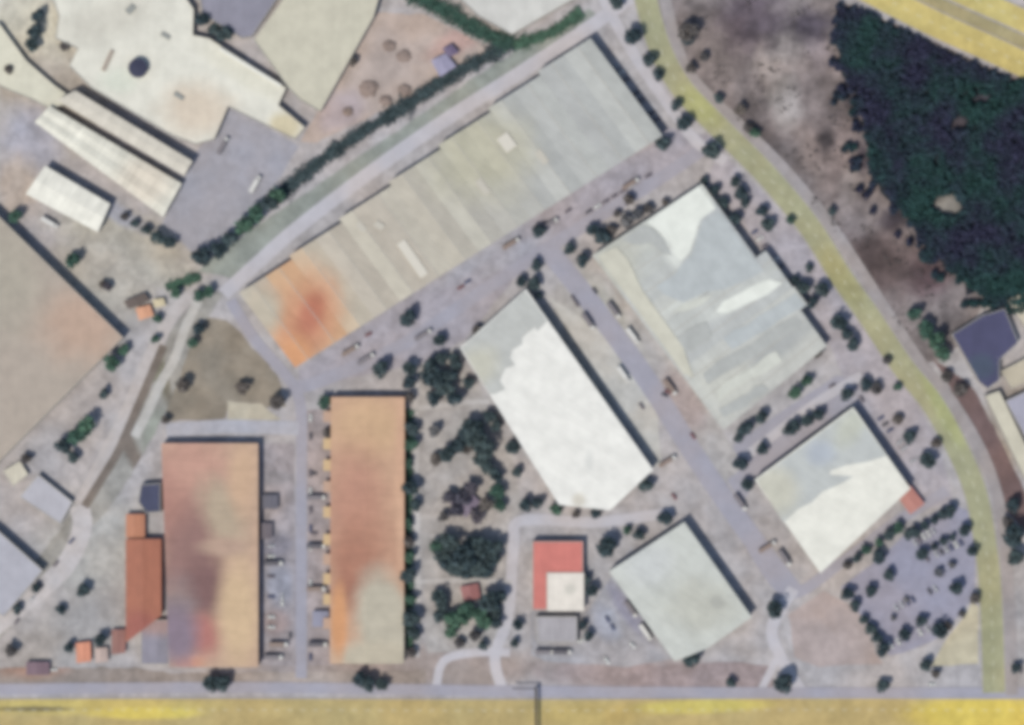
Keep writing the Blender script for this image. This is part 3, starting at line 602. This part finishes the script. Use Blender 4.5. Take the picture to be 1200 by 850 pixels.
def row(where, group, items, order='y', kind='dark'):
    f = 1.14 if 'park' in where and 'car' not in where else 1.0; items = [(a[0], a[1], a[2]*f)+tuple(a[3:]) for a in items]
    """items: (x, y, r[, kind]); told apart by their order along the row"""
    it = [(a+(kind,))[:4] for a in items]
    key = (lambda a: a[1]) if order == 'y' else (lambda a: a[0])
    it.sort(key=key); n = len(it); frm = 'north' if order == 'y' else 'west'; end = 'south' if order == 'y' else 'east'
    big = max(it, key=lambda a: a[2])
    for k, (x, y, r, kd) in enumerate(it):
        if n == 1: pos = ''
        elif k == 0: pos = frm+'ernmost '
        elif k == n-1: pos = end+'ernmost '
        elif k >= n/2+1: pos = (ORD[n-1-k]+' ' if n-1-k else '')
        else: pos = ORD[k]+' '
        fr = '' if n == 1 or k in (0, n-1) else (' from '+(end if k >= n/2+1 else frm))
        size = 'small ' if r <= 6 else ('large ' if r >= 11 else '')
        noun = 'tree' if kd in ('dark','green') else 'shrub'
        lab = '%s%s%s %s%s %s' % (pos, size, ADJ[kd], noun, fr, where)
        if len(lab.split()) > 16: lab = '%s%s %s%s %s' % (pos, ADJ[kd], noun, fr, where)
        if len(lab.split()) > 16: lab = '%s%s%s %s' % (pos, noun, fr, where)
        tree(x, y, r, kd, lab, group, len(TREES)); TREES.append((x, y, r, lab))

row('on the west verge of the avenue above the junction', 'trees on the avenue verge', [(723,2,10),(743,42,11),(761,70,9),(771,86,8),(793,122,8),(803,143,10),(835,175,12)])
row('at the east corner of the longest warehouse', None, [(779,166,10)])
row('on the scrub side of the yellow avenue', 'trees on the scrub side of the avenue', [(806,38,13,'brown'),(806,44,9),(811,80,7,'brown'),(843,114,7),(868,128,8,'brown'),(878,148,7,'brown'),(976,246,6),(885,155,7,'green'),(826,66,6,'brown')])
row('beside the upper east wall of the big grey warehouse', 'trees by the upper east wall', [(826,211,6),(838,222,7),(847,236,8),(861,255,9)])
row('in the parking strip below the avenue junction', 'trees in the upper parking strip', [(862,212,6),(869,226,8),(874,238,6),(893,246,7),(901,262,8),(927,257,5,'green')])
row('at the step in the big grey warehouse east wall', 'trees at the wall step', [(905,327,5),(932,327,6),(941,336,9),(948,312,6),(962,338,10),(952,353,8)])
row('in the middle of the eastern parking strip', 'trees in the middle parking strip', [(983,377,9),(993,390,7),(1000,402,8),(949,396,6,'brown'),(958,412,6,'brown'),(1014,448,8),(1028,454,7,'brown'),(1040,420,5,'brown')])
row('in the lower parking strip beside the half white warehouse', 'trees in the lower parking strip', [(1053,490,6,'brown'),(1066,512,8),(1087,538,9),(1098,517,6,'brown'),(1052,452,5,'green')])
row('in the row behind the big grey warehouse south wall', 'trees behind the south wall', [(876,500,9),(893,487,8),(868,504,7),(946,445,8,'green'),(932,458,9,'green'),(866,512,6)], 'x')
row('in the row along the half white warehouse north wall', 'trees along the half white warehouse', [(894,525,8),(868,541,10),(876,566,8),(924,503,9),(932,497,8),(947,491,8),(960,484,8),(992,462,9)], 'x')
row('in the tree row under the half white warehouse south wall', 'trees under the half white warehouse', [(1053,616,8,'green'),(1043,624,8),(1030,634,6,'green'),(1016,642,7,'green'),(1030,650,10),(1005,652,6),(994,660,6,'brown')], 'x')
row('in the northern tree row of the car park', 'northern tree row of the car park', [(1113,597,9),(1105,602,7),(1095,607,6),(1084,614,6),(1073,621,8),(1065,626,7)], 'x')
row('in the second tree row of the car park', 'second tree row of the car park', [(1131,619,8),(1117,628,5),(1107,632,6),(1095,639,5),(1081,647,8)], 'x')
row('standing in the open middle of the car park', 'trees in the middle of the car park', [(1021,690,8),(1043,673,8),(1100,670,6,'grey'),(1116,660,5,'grey'),(1063,701,4,'grey'),(1121,687,9),(1079,727,8),(1060,741,8),(1048,722,4,'grey')], 'x')
row('on the west edge of the car park', 'trees on the west edge of the car park', [(992,695,9),(1002,708,8),(1013,724,6),(1020,735,8),(1027,746,8),(1034,758,10)])
row('between the car park and the yellow avenue', 'trees east of the car park', [(1140,644,7),(1143,699,7,'brown'),(1101,737,10),(1112,732,6,'brown'),(1085,778,8),(1096,787,6,'brown'),(1128,718,5,'brown')])
row('at the highway near the pale slip lane', 'trees at the slip lane', [(918,799,13),(857,798,7),(1034,803,9),(908,712,11)], 'x')
row('at the foot of the square grey warehouse', None, [(811,771,11)])
row('in the row along the east wall of the long rust roof', 'trees along the long rust roof', [(481,430,9),(481,446,9),(484,500,10),(483,519,9,'green'),(481,570,11),(488,590,8),(480,672,11),(482,722,12),(485,740,9),(479,542,7,'green'),(480,612,7,'green'),(479,632,8,'brown'),(480,650,8,'green'),(482,700,8,'green'),(484,762,7,'brown'),(482,465,7,'brown')])
row('scattered north of the park and the long rust roof', 'trees north of the park', [(480,372,10),(448,433,10),(516,397,7),(533,418,7),(537,426,7),(382,470,8,'green'),(385,505,5,'brown'),(560,385,6,'brown')], 'x')
row('in the north half of the park', 'trees in the north half of the park', [(506,428,9),(512,442,11),(522,452,11),(508,464,9),(534,466,9),(511,503,7,'grey'),(553,498,10),(559,512,12),(571,523,12),(538,520,9),(526,530,9),(513,536,7,'brown'),(574,548,9),(583,556,7),(499,440,8),(528,440,9),(545,508,9),(566,536,9),(561,500,9),(518,418,7),(548,524,7,'brown')])
row('along the west wall of the white roofed warehouse', 'trees along the white roofed warehouse', [(551,447,8),(577,486,9),(583,497,8),(602,523,9),(607,552,7)])
row('in the south half of the park', 'trees in the south half of the park', [(585,573,9,'green'),(552,570,8,'purple'),(528,580,8,'purple'),(535,596,8,'purple'),(570,590,8,'brown'),(545,580,9,'purple'),(560,602,8,'purple'),(588,590,7,'green'),(520,604,6,'brown')])
row('in the big dark clump of the park', 'big tree clump of the park', [(530,633,12),(519,646,10),(546,650,14),(566,638,12),(582,640,10),(538,662,12),(562,662,12),(512,640,8,'green'),(578,656,9),(552,638,11),(526,658,10),(550,668,9),(572,668,8)], 'x')
row('around the red pavilion in the park', 'trees around the red pavilion', [(516,698,9),(516,720,8),(575,702,12),(586,698,9),(534,724,11,'green'),(550,712,9,'green'),(563,716,9,'green'),(582,718,7),(568,755,6),(530,740,7,'green'),(544,720,10,'green'),(568,728,9,'green'),(584,728,7),(520,708,8),(540,752,6,'brown'),(558,742,7,'brown')], 'x')
row('beside the pale path west of the red roofed office', 'trees west of the red roofed office', [(608,730,7),(604,752,6)])
row('below the south wall of the white roofed warehouse', 'trees below the white roofed warehouse', [(618,591,9),(631,588,8),(652,595,8,'green'),(700,600,7),(676,601,5,'brown'),(757,567,10)], 'x')
row('between the white warehouse and the square grey one', 'trees north of the square grey warehouse', [(780,605,10),(748,625,8),(736,620,6,'green'),(712,638,13)], 'x')
row('on the north verge of the highway', 'trees on the highway verge', [(250,798,11),(262,799,11),(424,795,10),(433,799,10),(449,800,8)], 'x')
row('at the street corner north of the big grey warehouse', 'trees at the street corner', [(632,270,9),(668,289,8),(683,304,9),(706,276,11),(695,268,8),(718,268,7,'brown')], 'x')
row('around the north tip of the white roofed warehouse', 'trees at the white warehouse tip', [(630,309,8),(627,332,9),(612,328,7),(632,345,5)])
row('in the street row north of the big grey warehouse', 'bushes in the north street', [(735,258,9,'grey'),(748,250,8,'grey'),(760,243,7,'brown'),(738,233,7,'brown'),(780,236,5,'brown'),(724,249,5,'brown')], 'x')
row('in the dense clump at the canal bend', 'trees at the canal bend', [(240,299,13),(256,291,11),(272,279,11),(288,264,12,'green'),(303,250,12,'green'),(316,238,12),(326,230,11,'green')], 'x')
row('along the south edge of the blue grey yard', 'trees along the blue grey yard', [(148,252,6,'brown'),(160,260,6),(172,268,7),(187,278,10),(201,283,8)], 'x')
row('near the dark northeast side of the tan warehouse', 'trees near the tan warehouse', [(88,304,10,'green'),(20,253,9,'green'),(128,334,6,'purple'),(122,332,5,'brown')], 'x')
row('on the west bank beside the tan warehouse', 'trees on the west bank', [(147,408,8,'green'),(133,424,11,'green'),(124,460,7),(104,496,12,'green'),(92,510,12,'green'),(75,521,11),(88,534,8),(33,535,7,'brown')])
row('around the canal lanes below the bend', 'trees around the canal lanes', [(236,345,8,'green'),(246,340,8,'green'),(208,342,7,'green'),(234,384,8),(228,401,7,'green'),(186,372,6,'green'),(184,396,6,'green')])
row('on the brown grass plot', 'bushes on the brown grass plot', [(216,450,9,'brown'),(287,452,9,'brown'),(326,470,10,'brown'),(196,490,6,'brown')], 'x')
row('in the southwest corner plots', 'bushes in the southwest corner', [(100,689,9),(72,712,7),(120,747,8),(83,757,7),(15,759,8,'brown'),(44,687,6),(22,712,7)])
row('among the northwest factory buildings', 'trees among the factory buildings', [(240,22,9),(252,34,8),(265,39,11),(47,18,9),(44,34,10),(40,52,9),(78,52,7,'brown'),(12,80,6,'brown'),(415,72,6,'brown')])
row('right of the avenue below the wood', 'trees right of the avenue', [(1084,384,12,'green'),(1097,398,12,'green'),(1106,412,10,'green'),(1072,366,9,'green'),(1188,592,10),(1187,625,14),(1190,650,11),(1182,610,8,'brown'),(1125,455,9,'brown'),(1110,440,8,'brown'),(1190,782,7)])
row('on the shaded side of the red roofed office', 'trees beside the red roofed office', [(688,678,7),(694,690,8),(684,730,6),(690,742,7)])

# hedges
def clumps(name, pts, width, hgt, kind, dens, leaf):
    line = catmull(pts, 10); V = []; F = []; r_ = random.Random(len(name)+int(pts[0][0]))
    for a, b in zip(line, line[1:]):
        A, B = P(*a), P(*b); d = B-A; nrm = Vector((-d.y, d.x, 0)).normalized()
        for k in range(int(d.length*dens)):
            p = A.lerp(B, r_.random()); wob = .75+.5*noise.noise(p*.12)
            p = p+nrm*r_.gauss(0, .33)*width*U*wob; p.z = hgt*wob*r_.random()**.5
            nn = Vector((r_.gauss(0,.6), r_.gauss(0,.6), 1)).normalized(); t = nn.orthogonal().normalized(); t = (Matrix.Rotation(r_.uniform(0,6.28), 3, nn) @ t); bb = nn.cross(t)
            s = leaf*r_.uniform(.6,1.4); i = len(V); V += [p-t*s, p-bb*s, p+t*s, p+bb*s*.8]; F.append((i,i+1,i+2,i+3))
    return mesh_from(name, V, F, LEAF[kind])
for pts, w, h, kd, lab in (([(330,228),(372,192),(420,158),(470,128),(520,95),(560,72),(600,52)], 17, 2.6, 'dark', 'long dark hedge between the pink dirt lot and the canal'),
                      ([(478,-8),(520,12),(560,36),(600,52)], 20, 3.2, 'green', 'dark green hedge below the pale grey hall at the top edge'),
                      ([(600,54),(625,46),(650,36),(682,14)], 13, 1.8, 'green', 'thin green hedge from the hedge corner towards the avenue'),
                      ([(195,338),(215,330),(235,325)], 8, 1.6, 'green', 'short hedge north of the canal lanes')):
    o = tag(obj('hedge', clumps('hedge', pts, w, h, kd, 60, .5), None), lab, 'hedge')

o = tag(obj('hedge', clumps('hedge', [(479,480),(479,560),(478,640),(480,760)], 9, 1.6, 'green', 40, .5), None), 'low green hedge along the east wall of the long rust roof', 'hedge')
# the wood: one mass of crowns, with a few clearings
def inside(x, y, poly):
    c = False; j = len(poly)-1
    for i in range(len(poly)):
        xi, yi = poly[i]; xj, yj = poly[j]
        if (yi > y) != (yj > y) and x < (xj-xi)*(y-yi)/(yj-yi)+xi: c = not c
        j = i
    return c
r_ = random.Random(11); tmpl = [crown_arrays(r_, 110, .26, 6) for _ in range(6)]
V = []; F = []; pts = []
for _ in range(20000):
    x, y = r_.uniform(975,1235), r_.uniform(5,375)
    jx = noise.noise(Vector((x*.02,y*.02,5)))*22+noise.noise(Vector((x*.07,y*.07,9)))*12
    if not inside(x, y, WOOD):
        if not (y > 20 and inside(x+r_.uniform(5,34), y-6, WOOD) and r_.random() < .16 and noise.noise(Vector((x*.04, y*.04, 3))) > -.1): continue
    elif x < 1075 and not inside(x-abs(jx), y, WOOD) and r_.random() < .75: continue
    if any(((x-a)/rx)**2+((y-b)/ry)**2 < 1 for a, b, rx, ry in ((1110,242,19,14),(1122,145,11,10),(1150,118,12,7),(1062,268,5,12),(1095,190,7,6))): continue
    if any((x-a)**2+(y-b)**2 < 27 for a, b in pts): continue
    pts.append((x, y)); s = r_.uniform(2.6,3.7); c = P(x, y, 3.6+r_.uniform(-.3,.3)); tv, tf = tmpl[r_.randrange(6)]; i = len(V)
    q = Matrix.Rotation(r_.uniform(0,6.28), 3, 'Z'); V += [c+(q @ v)*s for v in tv]; F += [tuple(i+k for k in f) for f in tf]
wm = NT('woodland_foliage'); col = wm.mix(0., (.019,.024,.033,1), (0,0,0,1)); col = wm.vary(col, wm.rng(wm.noise(.035, 4), .35, .65), (1.05,.85,1.15), (.75,1.55,1.0)); col = wm.vary(col, wm.rng(wm.noise(.25, 3), .3, .7), .85, 1.15)
wme = mesh_from('wood', V, F, wm.done(col)); tag(obj('wood', wme, None), 'dark blue green wood filling the northeast', 'wood', kind='stuff')
# low scrub
V = []; F = []
for _ in range(5200):
    x, y = r_.uniform(775,1120), r_.uniform(-10,420)
    xa = np.interp(y, [a[1] for a in AV], [a[0] for a in AV])
    if x < xa+26 or inside(x, y, WOOD) or (x > 960 and y < 16+(x-985)*.47): continue
    if noise.noise(Vector((x*.03, y*.03, 2))) < .05+.25*r_.random(): continue
    if (1100 < x and y > 375): continue
    tv, tf = tmpl[r_.randrange(6)]; s = r_.uniform(.35,1.1); c = P(x, y, s*.6); i = len(V)
    sel = r_.sample(range(110), 22)
    for k in sel:
        j = len(V); V += [c+tv[4*k+m]*s for m in range(4)]; F.append((j,j+1,j+2,j+3))
sm = leaf_mat('scrub_foliage', (.060,.055,.055)); tag(obj('scrub', mesh_from('scrub', V, F, sm), None), 'low grey brown scrub on the land beside the avenue', 'scrub', kind='stuff')

# ------------------------------------------------------------------ vehicles
glass_m = plain('car_glass', (60,64,72), .15, .02, 1, .5); tyre_m = plain('tyre_rubber', (48,46,46))
def car_body(bm):
    pr = [(-2.15,.35),(-2.2,.75),(-2.0,.95),(-1.2,1.0),(1.0,.98),(1.9,.85),(2.15,.65),(2.15,.35)]
    for s in (1,):
        a = [bm.verts.new((x, -.86, z)) for x, z in pr]; b = [bm.verts.new((x, .86, z)) for x, z in pr]
        bm.faces.new(a[::-1]); bm.faces.new(b)
        for i in range(len(pr)): bm.faces.new((a[i], a[(i+1)%len(pr)], b[(i+1)%len(pr)], b[i]))
    bmesh.ops.recalc_face_normals(bm, faces=bm.faces[:])
    bmesh.ops.bevel(bm, geom=bm.edges[:], offset=.06, segments=2, affect='EDGES')
CP = {}
def car(x, y, deg, c, label, group, z=.25):
    key = c
    if key not in CP:
        m = plain('car_paint', c, .3, .02, 1, .5); t = empty('car', P(x, y, z), label, 'car', group)
        bm = bmesh.new(); car_body(bm); obj('body', bm, m, t)
        bm = bmesh.new(); lo = [bm.verts.new(p) for p in ((-1.9,-.78,.95),(.95,-.78,.95),(.95,.78,.95),(-1.9,.78,.95))]; hi = [bm.verts.new(p) for p in ((-1.5,-.62,1.42),(.25,-.62,1.42),(.25,.62,1.42),(-1.5,.62,1.42))]
        for i in range(4): bm.faces.new((lo[i], lo[(i+1)%4], hi[(i+1)%4], hi[i]))
        bm.faces.new(hi); obj('windows', bm, glass_m, t)
        bm = bmesh.new(); box(bm, -1.48, .22, -.6, .6, 1.425, 1.47, None, .02); obj('roof', bm, m, t)
        for wx in (-1.35, 1.35):
            for wy in (-.8, .8):
                bm = bmesh.new(); bmesh.ops.create_cone(bm, cap_ends=True, segments=16, radius1=.32, radius2=.32, depth=.22)
                bmesh.ops.transform(bm, matrix=Matrix.Translation((wx, wy, .32)) @ Matrix.Rotation(R(90), 4, 'X'), verts=bm.verts[:]); obj('wheel', bm, tyre_m, t)
        CP[key] = t
    else:
        t = copy_tree(CP[key]); t.location = P(x, y, z); tag(t, label, None, group)
    t.rotation_euler.z = R(deg)
for a in ((681,751,20,(232,232,228),'white car at the corner of the grey carport'),(741,756,-50,(232,232,228),'white car beside the square grey warehouse'),
          (711,774,-60,(232,232,228),'white car in the service yard near the highway'),(331,706,90,(232,232,228),'white car in the loading yard between the rust roofs'),
          (331,699,90,(200,200,204),'silver car above the white one in the loading yard'),
          (666,247,32,(120,110,116),'grey car on the street apron left of the corner tree'),(697,341,-55,(96,92,96),'dark car by the west corner of the big grey warehouse'),
          (672,350,-55,(120,110,116),'grey car parked beside the main street near the white roof'),(676,356,-55,(120,110,116),'second grey car parked beside the main street near the white roof'),
          (752,476,-55,(120,110,116),'grey car halfway along the white roofed warehouse'),(812,511,-55,(140,88,88),'red car on the main street by the big grey warehouse'),
          (783,459,-20,(140,88,88),'red car in front of the big grey warehouse wall'),(779,463,-20,(96,92,96),'dark car beside the red one at the warehouse wall'),
          (790,582,-55,(140,88,88),'red car where the main street passes the white warehouse corner'),(1092,802,0,(232,232,228),'white car below the car park beside the highway'),
          (712,726,-60,(86,92,124),'blue car in the bluish bay of the service yard'),(718,735,-60,(86,92,124),'second blue car in the bluish bay of the service yard'),
          (1196,785,90,(96,92,96),'dark car at the right edge beside the avenue end'),(432,392,30,(140,88,88),'red car on the apron near the rust stain'),
          (548,330,32,(86,92,124),'blue car on the apron south of the longest warehouse'),(540,337,32,(140,88,88),'red car behind the blue one on the apron'),
          (340,745,90,(96,92,96),'dark car at the south end of the loading yard'),(367,555,0,(96,92,96),'dark car in the dock yard, north'),
          (368,625,0,(120,110,116),'grey car in the dock yard, south'),(1010,468,-55,(120,110,116),'grey car at the north tip of the half white warehouse'),
          (975,452,32,(120,110,116),'grey car in the lane between the eastern warehouses'),(63,785,0,(232,232,228),'white car beside the purple roofed hut')):
    car(*a, None)

LP = {}
def lorry(x, y, deg, c, label, z=.25):
    if c not in LP:
        m = plain('box_body_paint', c, .6, .03, 1, .3); t = empty('lorry', P(x, y, z), label, 'lorry', 'lorries in the yards')
        bm = bmesh.new(); box(bm, -6.2, 2.4, -1.25, 1.25, 1.1, 3.9, None, .06); obj('cargo_box', bm, m, t)
        bm = bmesh.new(); box(bm, 2.7, 4.7, -1.2, 1.2, .8, 3.0, None, .18); cb = obj('cab', bm, plain('cab_paint', (210,208,204), .4, .02, 1, .4), t)
        bm = bmesh.new(); box(bm, 4.62, 4.73, -1.0, 1.0, 1.8, 2.6, None, .03); obj('windscreen', bm, glass_m, cb)
        bm = bmesh.new(); box(bm, -6.1, 4.5, -.5, .5, .7, 1.08); obj('chassis', bm, tyre_m, t)
        for wx in (-5, -3.8, 3.5):
            for wy in (-1.05, 1.05):
                bm = bmesh.new(); bmesh.ops.create_cone(bm, cap_ends=True, segments=16, radius1=.5, radius2=.5, depth=.3)
                bmesh.ops.transform(bm, matrix=Matrix.Translation((wx, wy, .5)) @ Matrix.Rotation(R(90), 4, 'X'), verts=bm.verts[:]); obj('wheel', bm, tyre_m, t)
        LP[c] = t
    else:
        t = copy_tree(LP[c]); t.location = P(x, y, z); tag(t, label, None)
    t.rotation_euler.z = R(deg)
GREY, DARK, BROWN, WHITE = (124,118,122), (92,88,94), (140,122,112), (214,212,208)
for a in ((497,392,32,GREY,'grey lorry on the apron north of the park trees'),(600,285,32,BROWN,'brown lorry on the apron of the longest warehouse, middle'),(645,262,32,GREY,'grey lorry on the apron near the street corner'),
          (412,410,32,BROWN,'brown lorry on the apron east of the rust stain'),(430,420,32,GREY,'grey lorry beside the brown one near the long rust roof'),(740,215,32,BROWN,'brown lorry on the north street opposite the big grey warehouse'),
          (322,660,0,DARK,'dark lorry in the loading yard above the long shed'),(328,755,0,BROWN,'brown lorry at the south end of the loading yard'),(322,770,0,GREY,'grey lorry southernmost in the loading yard'),
          (372,640,0,DARK,'dark lorry backed to the dock in the dock yard'),(372,583,0,GREY,'grey lorry backed to the northern docks'),(372,690,0,BROWN,'brown lorry backed to the southern docks'),(374,755,0,DARK,'dark lorry at the south end of the dock yard'),
          (720,365,-53,GREY,'grey lorry along the big grey warehouse west wall'),(742,395,-53,WHITE,'white lorry along the big grey warehouse west wall'),(786,455,-53,BROWN,'brown lorry along the big grey warehouse west wall'),
          (690,378,-55,GREY,'grey lorry on the pale strip by the white warehouse'),(731,440,-55,WHITE,'white lorry on the pale strip by the white warehouse'),(783,540,32,BROWN,'brown lorry at the east corner of the white warehouse'),
          (868,590,-55,GREY,'grey lorry west of the half white warehouse'),(900,640,32,BROWN,'brown lorry south of the half white warehouse'),(920,655,-55,GREY,'grey lorry by the lane at the half white warehouse'),
          (740,715,-55,GREY,'grey lorry along the square grey warehouse west wall'),(757,742,-55,WHITE,'white lorry along the square grey warehouse west wall'),(660,764,0,DARK,'dark lorry south of the grey carport'),(640,764,0,GREY,'grey lorry south of the grey carport'),
          (215,190,-30,WHITE,'white lorry at the end of the narrow workshop'),(300,215,60,WHITE,'white lorry at the edge of the blue grey yard'),(60,262,-30,WHITE,'white lorry below the short off white workshop'),(262,170,60,GREY,'grey lorry in the blue grey yard')):
    lorry(*a)
CC = ((120,110,116), (200,200,204), (96,92,96), (232,232,228), (86,92,124))
CN = ('grey', 'silver', 'dark', 'white', 'blue')
def car_row(where, group, x0, y0, x1, y1, n, deg, seed):
    q = random.Random(seed); seq = []
    for i in range(n):
        if i and q.random() < .25: continue
        seq.append((x0+(x1-x0)*i/(n-1), y0+(y1-y0)*i/(n-1), q.randrange(5)))
    for k, (x, y, c) in enumerate(seq):
        pos = 'first' if k == 0 else ('last' if k == len(seq)-1 else ORD[k])
        car(x, y, deg+q.uniform(-3,3), CC[c], '%s car, %s from %s %s' % (CN[c], pos, where[0], where[1]), group)
car_row(('west','in the upper row of the blue grey car park'), 'upper row of parked cars', 1072,636, 1104,616, 7, 120, 1)
car_row(('west','in the second row of the blue grey car park'), 'second row of parked cars', 1086,655, 1126,636, 8, 120, 2)
car_row(('west','in the middle of the blue grey car park'), 'middle row of parked cars', 1050,712, 1096,690, 8, 120, 3)
car_row(('north','along the east wall of the longest warehouse'), 'cars by the longest warehouse', 722,78, 770,140, 9, 30, 4)
car_row(('north','in the strip east of the half white warehouse'), 'cars by the half white warehouse', 1032,490, 1070,540, 8, 35, 5)
car_row(('north','in the strip beside the big grey warehouse step'), 'cars by the wall step', 884,272, 915,312, 6, 35, 6)
car_row(('west','along the north street kerb'), 'cars on the north street', 690,248, 760,206, 8, 32, 7)

car_row(('north','in the loading yard of the wide rust roof'), 'cars in the loading yard', 318,640, 318,735, 9, 0, 8)
car_row(('north','beside the lane in the dock yard'), 'cars in the dock yard', 364,490, 364,770, 14, 90, 9)
car_row(('west','on the lilac paving in the southwest corner'), 'cars in the southwest corner', 84,634, 20,728, 8, 50, 10)
car_row(('west','along the southern edge of the car park'), 'southern row of parked cars', 1044,756, 1104,730, 8, 120, 11)

# ------------------------------------------------------------------ camera, light, sky
EL, AZ = 58.0, 218.0
w = bpy.data.worlds.new('World'); S.world = w; w.use_nodes = True
sk = w.node_tree.nodes.new('ShaderNodeTexSky'); sk.sky_type = 'NISHITA'; sk.sun_disc = False
sk.sun_elevation = R(EL); sk.sun_rotation = R(AZ)
bg = w.node_tree.nodes['Background']; bg.inputs['Strength'].default_value = .125
w.node_tree.links.new(sk.outputs[0], bg.inputs['Color'])
sl = bpy.data.lights.new('sun', 'SUN'); sl.energy = 3.3; sl.angle = R(.5); sl.color = (1,.965,.92)
so = bpy.data.objects.new('sun', sl); C.objects.link(so)
sd = Vector((math.sin(R(AZ))*math.cos(R(EL)), math.cos(R(AZ))*math.cos(R(EL)), math.sin(R(EL))))
so.rotation_euler = (-sd).to_track_quat('-Z', 'Y').to_euler(); so.location = (0,0,200)
cam = bpy.data.cameras.new('camera'); co = bpy.data.objects.new('camera', cam); C.objects.link(co); S.camera = co
ALT = 2500; co.location = (0, 0, ALT); cam.sensor_width = 36; cam.lens = 36*ALT/(1200*U); cam.clip_end = 40000; cam.clip_start = 10
S.view_settings.view_transform = 'Standard'; S.view_settings.look = 'None'; S.view_settings.exposure = 0.58; S.view_settings.gamma = 1
S.cycles.pixel_filter_type = 'BLACKMAN_HARRIS'; S.cycles.filter_width = 5.5
